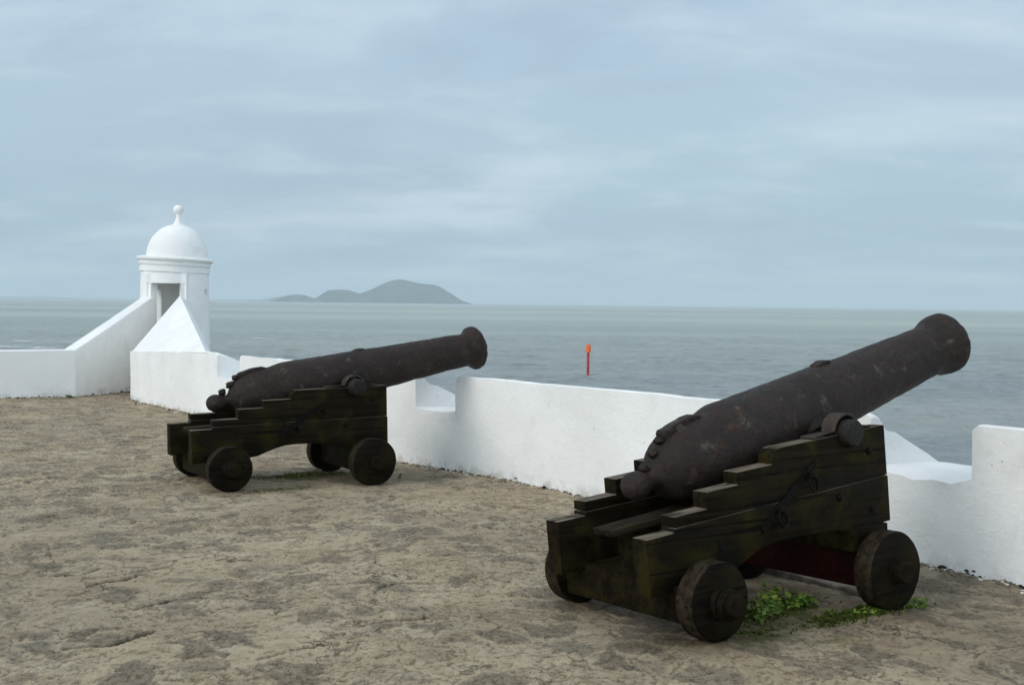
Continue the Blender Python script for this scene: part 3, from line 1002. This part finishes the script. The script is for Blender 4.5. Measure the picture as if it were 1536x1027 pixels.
# ------------------------------------------------------------------ small things on the deck
def stone_slab(label, c, yaw, lx, ly, h, seed):
    bm = bmesh.new()
    add_box(bm, (-lx / 2, -ly / 2, -.06), (lx / 2, ly / 2, h), .016, 3)
    bmesh.ops.subdivide_edges(bm, edges=[e for e in bm.edges if e.calc_length() > .1], cuts=10, use_grid_fill=True)
    jitter(bm, .010, 6, seed)
    o = bm_obj('stone_slab', bm, M_STONE, None, autosmooth=R(40))
    o.location = (c[0], c[1], ground_z(*c)); o.rotation_euler = (0, 0, yaw)
    tag(o, label, 'stone slab')
    return o
x, y = uv2xy(1.62, .30)
stone_slab('long pale stone slab lying behind the weeds under the nearer cannon', (x, y), YAW + math.pi / 2, 1.15, .34, .035, 1.0)
x, y = uv2xy(.30, 5.52)
stone_slab('flat ragged stone slab edged with moss under the farther cannon', (x, y), YAW + .25, .62, .20, .018, 4.0)

def leaf(bm, base, d, L, W, droop, roll):
    d = d.normalized()
    side = d.cross(Vector((0, 0, 1)))
    if side.length < .1: side = Vector((1, 0, 0))
    side.normalize()
    up = side.cross(d)
    side = side * math.cos(roll) + up * math.sin(roll)
    nrm = side.cross(d)
    ws = (0.02, .55, .95, 1.0, .72, .36, .0)
    rows = []
    for i, w in enumerate(ws):
        t = i / (len(ws) - 1)
        c = base + d * (L * t) - Vector((0, 0, droop * L * t * t))
        hw = W * .5 * w
        rows.append((bm.verts.new(c - side * hw + nrm * hw * .3), bm.verts.new(c), bm.verts.new(c + side * hw + nrm * hw * .3)))
    for a, b in zip(rows[:-1], rows[1:]):
        bm.faces.new((a[0], a[1], b[1], b[0])); bm.faces.new((a[1], a[2], b[2], b[1]))

def weed(label, spots, mat, seed):
    """spots: (u, v, n_stems, height, leaf length)"""
    rnd = random.Random(seed)
    bm = bmesh.new()
    u0, v0 = spots[0][:2]
    X0, Y0 = uv2xy(u0, v0)
    zb = ground_z(X0, Y0)
    for (u, v, n, hgt, ll) in spots:
        for k in range(n):
            sp = min(1, n / 16) ** 2.6
            du_, dv_ = rnd.gauss(0, .05) * sp, rnd.gauss(0, .035) * sp
            px, py = uv2xy(u + du_, v + dv_)
            pz = ground_z(px, py) - .004
            h = hgt * rnd.uniform(.35, 1)
            lean = Vector((rnd.gauss(0, .35), rnd.gauss(0, .35), 1)).normalized()
            b = Vector((px - X0, py - Y0, pz - zb))
            tip = b + lean * h
            sw = .0022
            sd_ = Vector((1, 0, 0)); s2 = Vector((0, 1, 0))
            r0 = [bm.verts.new(b + q) for q in (sd_ * sw, s2 * sw, -sd_ * sw, -s2 * sw)]
            r1 = [bm.verts.new(tip + q * .5) for q in (sd_ * sw, s2 * sw, -sd_ * sw, -s2 * sw)]
            for i in range(4): bm.faces.new((r0[i], r0[(i + 1) % 4], r1[(i + 1) % 4], r1[i]))
            m = rnd.randint(3, 6)
            for j in range(m):
                a = rnd.uniform(0, 6.28)
                el = rnd.uniform(-.1, .9)
                d = Vector((math.cos(a) * math.cos(el), math.sin(a) * math.cos(el), math.sin(el)))
                nf = len(bm.faces)
                leaf(bm, b.lerp(tip, rnd.uniform(.25, 1)), d, ll * rnd.uniform(.6, 1.25), ll * rnd.uniform(.38, .6), rnd.uniform(.1, .5), rnd.gauss(0, .5))
                bm.faces.ensure_lookup_table()
                mi = 1 if rnd.random() < .35 else 0
                for q in range(nf, len(bm.faces)): bm.faces[q].material_index = mi
            if k % 2 == 0:
                a = rnd.uniform(0, 6.28)
                nf = len(bm.faces)
                leaf(bm, b, Vector((math.cos(a) * .5, math.sin(a) * .5, 1)), h * rnd.uniform(.8, 1.5), .006, rnd.uniform(.1, .5), 0)
                bm.faces.ensure_lookup_table()
                for q in range(nf, len(bm.faces)): bm.faces[q].material_index = 1
    o = bm_obj('weed', bm, mat, None, smooth=True)
    o.data.materials.append(M_LEAF2 if mat is M_LEAF else M_LEAF)
    o.location = (X0, Y0, zb)
    tag(o, label, 'weed', 'weeds growing round the gun wheels')
    return o
weed('broad-leaved dark green weed beside the nearer cannon\'s rear wheel', [(.56, -.30, 20, .10, .062), (.50, -.20, 14, .13, .055), (.70, -.22, 14, .11, .055)], M_LEAF, 3)
weed('tall leafy green weed clump under the middle of the nearer cannon', [(.80, -.12, 16, .13, .045), (.92, -.17, 16, .11, .050), (.84, -.06, 12, .14, .045), (.98, -.19, 10, .09, .055)], M_LEAF, 5)
weed('small bright green weed in front of the nearer cannon\'s front wheel', [(1.50, -.50, 20, .055, .030), (1.46, -.44, 14, .06, .026), (1.545, -.47, 16, .06, .030)], M_LEAF2, 8)
strip = weed('low creeping weeds covering the ground between the nearer cannon\'s two right wheels', [(1.06, -.44, 14, .03, .024), (1.16, -.47, 14, .035, .022), (1.26, -.50, 16, .03, .022), (.96, -.40, 10, .03, .024)], M_LEAF2, 11)
strip['kind'] = 'stuff'; strip.name = 'creeping_weeds'; del strip['group']
weed('tiny sprig beside the farther cannon\'s front wheel', [(1.17, 4.95, 7, .05, .028)], M_LEAF2, 13)
weed('small weed tuft on the mossy strip under the farther cannon', [(.30, 5.36, 16, .04, .026)], M_LEAF2, 17)
weed('tiny weed tuft at the foot of the left white wall', [(.22, 14.78, 14, .05, .05)], M_LEAF, 15)

def moss_blades():
    rnd = random.Random(21)
    bm = bmesh.new()
    def put(cu, cv, su, sv, n, rot=0.0, hh=.014):
        for _ in range(n):
            a, b = rnd.gauss(0, su * .6), rnd.gauss(0, sv * .6)
            u = cu + a * math.cos(rot) - b * math.sin(rot); v = cv + a * math.sin(rot) + b * math.cos(rot)
            x, y = uv2xy(u, v)
            spots.append((u, v, x, y, hh))
    spots = []
    put(1.12, -.46, .34, .07, 1500, .05)
    put(.34, -.47, .18, .06, 260, .2, .007)
    put(.75, -.2, .28, .10, 600)
    put(.36, 5.34, .42, .15, 1100, .12, .010)
    put(-.12, 4.68, .25, .10, 250, 0, .006)
    A = np.array([[s[0] for s in spots]]); B = np.array([[s[1] for s in spots]])
    Z = deck_fields(A, B)[0][0]
    for (u, v, x, y, hh), z in zip(spots, Z):
        a = rnd.uniform(0, 6.28); w = rnd.uniform(.003, .008); h = hh * rnd.uniform(.4, 1.5)
        dx, dy = math.cos(a) * w, math.sin(a) * w
        p = Vector((x, y, z - .002))
        v0 = bm.verts.new(p - Vector((dx, dy, 0))); v1 = bm.verts.new(p + Vector((dx, dy, 0)))
        v2 = bm.verts.new(p + Vector((dx * .4 + rnd.gauss(0, .005), dy * .4 + rnd.gauss(0, .005), h))); v3 = bm.verts.new(p + Vector((-dx * .6 + rnd.gauss(0, .004), -dy * .6, h * .9)))
        bm.faces.new((v0, v1, v2, v3))
    o = bm_obj('moss', bm, M_MOSS)
    tag(o, 'green moss creeping over the paving under the cannons', 'moss', kind='stuff')
moss_blades()

def rubble():
    rnd = random.Random(33)
    bm = bmesh.new()
    items = []
    def along(v0, v1, n, off, white, dark):
        for _ in range(n):
            v = rnd.uniform(v0, v1)
            d = abs(rnd.gauss(0, off))
            r = rnd.random()
            mi = 0 if r < white else (1 if r < white + dark else 2)
            items.append((wall_u(v) - .012 - d, v, rnd.uniform(.004, .016) * (1.4 if mi == 1 else 1), mi))
    along(-1.2, .3, 150, .05, .18, .04)
    along(.3, 4.4, 260, .05, .35, .03)
    along(4.4, 6.2, 180, .06, .35, .04)
    along(10.5, 14.4, 120, .09, .35, .06)
    # dark lumps hugging the wall foot at the right
    for k in range(18):
        v = rnd.uniform(-.75, .28)
        items.append((wall_u(v) - .006, v, rnd.uniform(.005, .013), 1))
    for k in range(60):
        u = rnd.uniform(-.9, .35); items.append((u, 14.93 - abs(rnd.gauss(0, .05)), rnd.uniform(.006, .018), rnd.choice((1, 2, 2))))
    for k in range(50):
        t = rnd.random(); u = .38 + t * 1.2; v = 14.96 + t * 1.2
        items.append((u + .06 + abs(rnd.gauss(0, .05)), v, rnd.uniform(.006, .02), rnd.choice((1, 2, 2))))
    # scattered grit over the deck
    for k in range(420):
        items.append((rnd.uniform(-3.4, 2.4), rnd.uniform(-1.6, 6.5), rnd.uniform(.0025, .008), 2))
    A = np.array([[i[0] for i in items]]); B = np.array([[i[1] for i in items]])
    Z = deck_fields(A, B)[0][0]
    mi_all = []
    for (u, v, r, mi), z in zip(items, Z):
        n0 = len(bm.faces)
        x, y = uv2xy(u, v)
        hz = rnd.uniform(0, .03) if mi == 1 and r > .008 and rnd.random() < .4 else 0
        add_blob(bm, (x, y, z + r * .25 + hz), r * rnd.uniform(.8, 1.7), r * rnd.uniform(.8, 1.5), r * rnd.uniform(.4, .8), seed=rnd.random() * 9, rough=.7, sub=1, rot=Matrix.Rotation(rnd.random() * 6, 3, 'Z'))
        mi_all += [mi] * (len(bm.faces) - n0)
    me = bpy.data.meshes.new('rubble')
    bm.faces.ensure_lookup_table()
    for f, m in zip(bm.faces, mi_all): f.material_index = m
    bm.to_mesh(me); bm.free()
    for m in (M_CHIP, M_DARK, M_PEB): me.materials.append(m)
    o = link(bpy.data.objects.new('rubble', me))
    tag(o, 'plaster chips and pebbles strewn along the foot of the white walls', 'rubble', kind='stuff')
rubble()

# ------------------------------------------------------------------ sea, marker, islands
SEA_Z = -6.0
def build_waves():
    rng_ = np.random.RandomState(4)
    ys = [34.0]
    while ys[-1] < 470: ys.append(ys[-1] * 1.0047)
    ys = np.array(ys)
    ss = np.linspace(-1, 1, 700)
    Y, Sx = np.meshgrid(ys, ss, indexing='ij')
    X = Sx * (Y * .60 + 36)
    h = np.zeros(X.shape); dx = h.copy(); dy = h.copy()
    for k in range(60):
        lam = .8 * (6.5 / .8) ** rng_.rand()
        th = math.pi / 2 + rng_.normal(0, .38) + .12
        a = .0085 * lam ** .80 * rng_.uniform(.5, 1.2)
        kx, ky = math.cos(th) * 2 * math.pi / lam, math.sin(th) * 2 * math.pi / lam
        # amplitude wanders so that the crests break up into short pieces
        am = .35 + 1.3 * vnoise(X / (lam * 3.1) + k * 7.7, Y / (lam * 2.3) + k * 3.3, 100 + k)
        am *= np.clip(1.6 - Y / (lam * 150), 0, 1)
        ph = kx * X + ky * Y + rng_.rand() * 6.28 + 2.2 * vnoise(X / (lam * 5), Y / (lam * 4), 300 + k)
        h += a * am * np.cos(ph); dx += -math.cos(th) * a * am * .7 * np.sin(ph); dy += -math.sin(th) * a * am * .7 * np.sin(ph)
    fade = sstep(1 - np.abs(Sx), 0, .06) * sstep(Y, 34, 40) * (1 - sstep(Y, 150, 470))
    Z = SEA_Z + h * fade - .3 * (1 - fade)
    V = np.stack([X + dx * fade, Y + dy * fade, Z], -1).reshape(-1, 3)
    ny, nx = X.shape
    i = np.arange(ny - 1)[:, None] * nx + np.arange(nx - 1)[None, :]
    Q = np.stack([i, i + 1, i + nx + 1, i + nx], -1).reshape(-1, 4)
    return V, Q
def build_sea():
    radii = [0, 20, 60, 150, 400, 1000, 2500, 6000, 12000, 18000, 25000]
    n = 96
    verts = [(0, 0, SEA_Z)]; faces = []
    for r in radii[1:]:
        for k in range(n):
            a = 2 * math.pi * k / n
            verts.append((r * math.cos(a), r * math.sin(a), SEA_Z))
    for k in range(n):
        faces.append((0, 1 + k, 1 + (k + 1) % n))
    for j in range(len(radii) - 2):
        for k in range(n):
            a = 1 + j * n + k; b = 1 + j * n + (k + 1) % n
            faces.append((a, a + n, b + n, b))
    verts = [(x, y, z - .3 * (1 - sstep(np.float64(math.hypot(x, y)), 900, 2400))) for x, y, z in verts]
    V, Q = build_waves()
    n0 = len(verts)
    me = bpy.data.meshes.new('sea')
    me.from_pydata([tuple(map(float, p)) for p in verts] + V.tolist(), [], faces + (Q + n0).tolist())
    me.materials.append(M_SEA)
    me.polygons.foreach_set('use_smooth', [True] * len(me.polygons))
    o = link(bpy.data.objects.new('sea', me))
    tag(o, 'grey green choppy sea', kind='structure')
build_sea()

t = thing('channel_marker', 'thin red pole with an orange topmark standing in the sea', 'channel marker', (8.25, 122.38, SEA_Z))
bm = bmesh.new()
add_lathe(bm, [(-1.5, .15), (0, .15), (2.5, .145), (2.9, .14)], 'z', 24)
bm_obj('pole', bm, M_POLE, t, autosmooth=R(40))
bm = bmesh.new()
add_lathe(bm, [(2.42, .16), (2.44, .27), (2.64, .29), (2.66, .26), (2.70, .26), (2.72, .28), (3.16, .28), (3.20, .25), (3.22, .12), (3.34, .10), (3.36, .04)], 'z', 28)
bm_obj('topmark', bm, M_TOP, t, autosmooth=R(35))

def foam():
    rnd = random.Random(5)
    bm = bmesh.new()
    for (x, y, L, w, h) in ((-84, 199, 9, .6, .22), (-76, 196, 6, .5, .16), (-80, 176, 10, .5, .16), (-71, 173, 7, .5, .2), (-62, 172, 4, .4, .12), (-7.5, 118.5, 4.2, .35, .10), (-360, 1996, 22, 5, .9), (-52, 230, 5, .4, .1)):
        n = 40
        rows = []
        for i in range(n + 1):
            t_ = i / n
            env = math.sin(math.pi * t_) ** .6 * (.55 + .45 * mn.noise(Vector((x + t_ * 9, y, 0))))
            cx = x + (t_ - .5) * L; cy = y + mn.noise(Vector((t_ * 5, x, 1))) * w * .8
            ww = w * max(.05, env)
            rows.append([bm.verts.new((cx, cy + q * ww, SEA_Z - .03 + (h * max(0, env) + .03) * z)) for q, z in ((-1, 0), (-.5, .7), (0, 1), (.5, .6), (1, 0))])
        for a, b in zip(rows[:-1], rows[1:]):
            for j in range(4): bm.faces.new((a[j], a[j + 1], b[j + 1], b[j]))
    o = bm_obj('foam', bm, M_FOAM, smooth=True)
    tag(o, 'white foam on small breaking wave crests', 'foam', kind='stuff')
foam()

def island(name, sil, Y, depth, seed, label):
    xs = [p[0] for p in sil]; zs = [p[1] for p in sil]
    nx, ny = 240, 36
    verts = []; faces = []
    for i in range(nx + 1):
        x = xs[0] + (xs[-1] - xs[0]) * i / nx
        z = float(np.interp(x, xs, zs))
        for j in range(ny + 1):
            s = j / ny * 2 - 1
            hh = (z + 6) * (1 - abs(s) ** 2.2) ** .9
            p = Vector((x, s * depth, 0))
            hh *= 1 + .12 * mn.fractal(p * .006 + Vector((seed, 0, 0)), .8, 2.1, 5) * (abs(s) * 1.5)
            hh += mn.noise(p * .06 + Vector((seed, 3, 0))) * 2.2 * min(1, hh / 20)
            verts.append((x, Y + s * depth, SEA_Z - .5 + max(0, hh)))
    for i in range(nx):
        for j in range(ny):
            a = i * (ny + 1) + j
            faces.append((a, a + ny + 1, a + ny + 2, a + 1))
    o = mesh_obj(name, verts, faces, M_HILL, smooth=True)
    tag(o, label, kind='structure')
island('hills', [(-1420, 0), (-1390.8, 11.7), (-1340, 46), (-1292.5, 80), (-1222, 85), (-1160.9, 82.6), (-1110, 68), (-1076, 58.2), (-1020, 78), (-963.6, 103.7), (-879, 142.3), (-840, 156), (-794.8, 162), (-760, 158), (-719.5, 148.9), (-658.3, 135.5), (-600, 131), (-550, 126), (-510, 112), (-474.5, 90.7), (-413, 53.9), (-380, 30), (-365.7, 22), (-345, 14), (-318, 4), (-300, 0)], 8000, 330, 1, 'hazy wooded island with a double hump')
island('hills', [(-1720, 0), (-1660, 22), (-1600, 42), (-1551, 47), (-1489.8, 45), (-1442.7, 29.4), (-1400, 16), (-1370, 6), (-1340, 0)], 8100, 150, 4, 'low dark headland left of the island')
k = 13000 / 8000
island('hills', [(-1850 * k, 0), (-1771 * k, 9), (-1687 * k, 39), (-1612 * k, 56), (-1540 * k, 50), (-1480 * k, 25), (-1440 * k, 0)], 13000, 300, 7, 'paler far headland')
island('hills', [(-2360 * k, 0), (-2100 * k, 5), (-1990 * k, 9), (-1890 * k, 8), (-1800 * k, 12), (-1700 * k, 4), (-1600 * k, 0)], 13500, 200, 9, 'low far coast strip')
k = 15000 / 8000
island('hills', [(-4300 * k, 0), (-3900 * k, 9), (-3600 * k, 16), (-3450 * k, 13), (-3300 * k, 19), (-3100 * k, 9), (-2900 * k, 5), (-2500 * k, 0)], 15000, 250, 12, 'faint far coast at the left')

# ------------------------------------------------------------------ haze
HZ = 30000
me = bpy.data.meshes.new('haze')
bm = bmesh.new(); add_box(bm, (-HZ, -HZ, -8.5), (HZ, HZ, 260), 0)
bmesh.ops.recalc_face_normals(bm, faces=bm.faces)
bm.to_mesh(me); bm.free()
hz = link(bpy.data.objects.new('haze', me)); tag(hz, 'pale sea haze', kind='stuff')
hm = bpy.data.materials.new('sea_haze'); hm.use_nodes = True
nt = hm.node_tree; nt.nodes.clear()
ho = nt.nodes.new('ShaderNodeOutputMaterial'); pv = nt.nodes.new('ShaderNodeVolumePrincipled')
pv.inputs['Color'].default_value = (.745, .845, .915, 1)
pv.inputs['Density'].default_value = 1.25e-4
pv.inputs['Anisotropy'].default_value = 0.0
nt.links.new(pv.outputs[0], ho.inputs['Volume'])
me.materials.append(hm)

# ------------------------------------------------------------------ sky and sun
SUN_AZ = Vector((-.84, -.54)).normalized()
SUN_EL = R(32)
sd = Vector((SUN_AZ.x * math.cos(SUN_EL), SUN_AZ.y * math.cos(SUN_EL), math.sin(SUN_EL)))
L = bpy.data.lights.new('sun', 'SUN'); L.energy = .88; L.angle = R(26); L.color = (1, .955, .88)
lo = link(bpy.data.objects.new('sun', L)); lo.rotation_euler = (-sd).to_track_quat('-Z', 'Y').to_euler(); lo.location = (0, 0, 30)

W = bpy.data.worlds.new('World'); S.world = W; W.use_nodes = True
nt = W.node_tree; nt.nodes.clear()
N = nt.nodes.new; Lk = nt.links.new
out = N('ShaderNodeOutputWorld')
sky = N('ShaderNodeTexSky'); sky.sky_type = 'NISHITA'; sky.sun_disc = False; sky.sun_elevation = SUN_EL; sky.sun_rotation = math.atan2(SUN_AZ.x, SUN_AZ.y); sky.dust_density = 3
bg1 = N('ShaderNodeBackground'); bg1.inputs[1].default_value = .07; Lk(sky.outputs[0], bg1.inputs[0])
tc = N('ShaderNodeTexCoord')
sep = N('ShaderNodeSeparateXYZ'); Lk(tc.outputs['Generated'], sep.inputs[0])
grad = N('ShaderNodeValToRGB')
stops = [(0, (.290, .405, .495)), (.05, (.312, .430, .515)), (.13, (.348, .472, .552)), (.25, (.372, .490, .610)), (.45, (.50, .60, .70)), (1, (.60, .69, .78))]
e = grad.color_ramp.elements
while len(e) < len(stops): e.new(.5)
for el, (p, c) in zip(e, stops): el.position = p; el.color = (*c, 1)
Lk(sep.outputs['Z'], grad.inputs[0])
# cloud layer seen in perspective: project the direction on a plane overhead
zz = N('ShaderNodeMath'); zz.operation = 'ADD'; zz.inputs[1].default_value = .20; Lk(sep.outputs['Z'], zz.inputs[0])
zm = N('ShaderNodeMath'); zm.operation = 'MAXIMUM'; zm.inputs[1].default_value = .03; Lk(zz.outputs[0], zm.inputs[0])
cv = N('ShaderNodeCombineXYZ')
for i, ax in enumerate('XY'):
    d = N('ShaderNodeMath'); d.operation = 'DIVIDE'; Lk(sep.outputs[ax], d.inputs[0]); Lk(zm.outputs[0], d.inputs[1]); Lk(d.outputs[0], cv.inputs[i])
def wn(scale, detail, rough, off, sx=1.0, dist=.3):
    m = N('ShaderNodeMapping'); m.inputs['Location'].default_value = off; m.inputs['Scale'].default_value = (sx, 1, 1); Lk(cv.outputs[0], m.inputs[0])
    n = N('ShaderNodeTexNoise'); n.inputs['Scale'].default_value = scale; n.inputs['Detail'].default_value = detail; n.inputs['Roughness'].default_value = rough; n.inputs['Distortion'].default_value = dist
    Lk(m.outputs[0], n.inputs['Vector']); return n.outputs['Fac']
def rng(f, a, b, c=0., d_=1.):
    m = N('ShaderNodeMapRange'); m.interpolation_type = 'SMOOTHSTEP'
    for i, v in zip((1, 2, 3, 4), (a, b, c, d_)): m.inputs[i].default_value = v
    Lk(f, m.inputs[0]); return m.outputs[0]
def wmix(f, a, col, amt):
    s_ = N('ShaderNodeMath'); s_.operation = 'MULTIPLY'; s_.inputs[1].default_value = amt; Lk(f, s_.inputs[0])
    m = N('ShaderNodeMix'); m.data_type = 'RGBA'; Lk(s_.outputs[0], m.inputs[0]); Lk(a, m.inputs[6]); m.inputs[7].default_value = (*col, 1); return m.outputs[2]
c = grad.outputs[0]
c = wmix(rng(wn(.55, 5, .5, (3.1, 1.2, 0)), .40, .68), c, (.335, .420, .535), .6)
c = wmix(rng(wn(1.0, 6, .55, (11.2, 5.0, 0)), .46, .70), c, (.285, .365, .462), .72)
c = wmix(rng(wn(1.3, 6, .58, (7.4, 2.2, 0), .6), .44, .72), c, (.53, .635, .68), .72)
c = wmix(rng(wn(2.6, 7, .60, (1.4, 9.2, 0), .7), .48, .80), c, (.55, .65, .69), .45)
c = wmix(rng(wn(2.3, 7, .6, (5.4, 3.7, 0), .6), .48, .80), c, (.285, .365, .460), .45)
# the overcast is brighter on the sun's side, behind the camera
bk0 = rng(sep.outputs['Y'], .30, -.55, 0., 1.)
hi = rng(sep.outputs['Z'], .20, .75, 1., 0.15)
bm_ = N('ShaderNodeMath'); bm_.operation = 'MULTIPLY'; Lk(bk0, bm_.inputs[0]); Lk(hi, bm_.inputs[1]); bk = bm_.outputs[0]
m = N('ShaderNodeMix'); m.data_type = 'RGBA'; Lk(bk, m.inputs[0]); Lk(c, m.inputs[6])
m2 = N('ShaderNodeMix'); m2.data_type = 'RGBA'; m2.blend_type = 'MULTIPLY'; m2.inputs[0].default_value = 1; Lk(c, m2.inputs[6]); m2.inputs[7].default_value = (2.6, 2.42, 2.25, 1)
Lk(m2.outputs[2], m.inputs[7]); c = m.outputs[2]
bg2 = N('ShaderNodeBackground'); bg2.inputs[1].default_value = 1.0; Lk(c, bg2.inputs[0])
mx = N('ShaderNodeMixShader'); mx.inputs[0].default_value = .9
Lk(bg1.outputs[0], mx.inputs[1]); Lk(bg2.outputs[0], mx.inputs[2]); Lk(mx.outputs[0], out.inputs[0])

# ------------------------------------------------------------------ camera and render settings
cam = bpy.data.cameras.new('camera'); cam.sensor_width = 36; cam.lens = 1700 / 1536 * 36
cam.clip_start = .1; cam.clip_end = 80000
co = link(bpy.data.objects.new('camera', cam))
Rm = Matrix.Rotation(math.pi / 2 - .0343, 3, 'X') @ Matrix.Rotation(.0119, 3, 'Z')
co.matrix_world = Matrix.Translation((0, 0, 1.6)) @ Rm.to_4x4()
S.camera = co
S.view_settings.view_transform = 'Standard'; S.view_settings.look = 'None'
S.view_settings.exposure = .43; S.view_settings.gamma = 1
S.render.resolution_x, S.render.resolution_y = 1024, 684
S.cycles.use_denoising = True
S.cycles.denoiser = 'OPENIMAGEDENOISE'
S.cycles.denoising_input_passes = 'RGB_ALBEDO_NORMAL'
S.cycles.denoising_prefilter = 'NONE'
S.cycles.volume_bounces = 1
S.cycles.max_bounces = 12
S.cycles.diffuse_bounces = 10
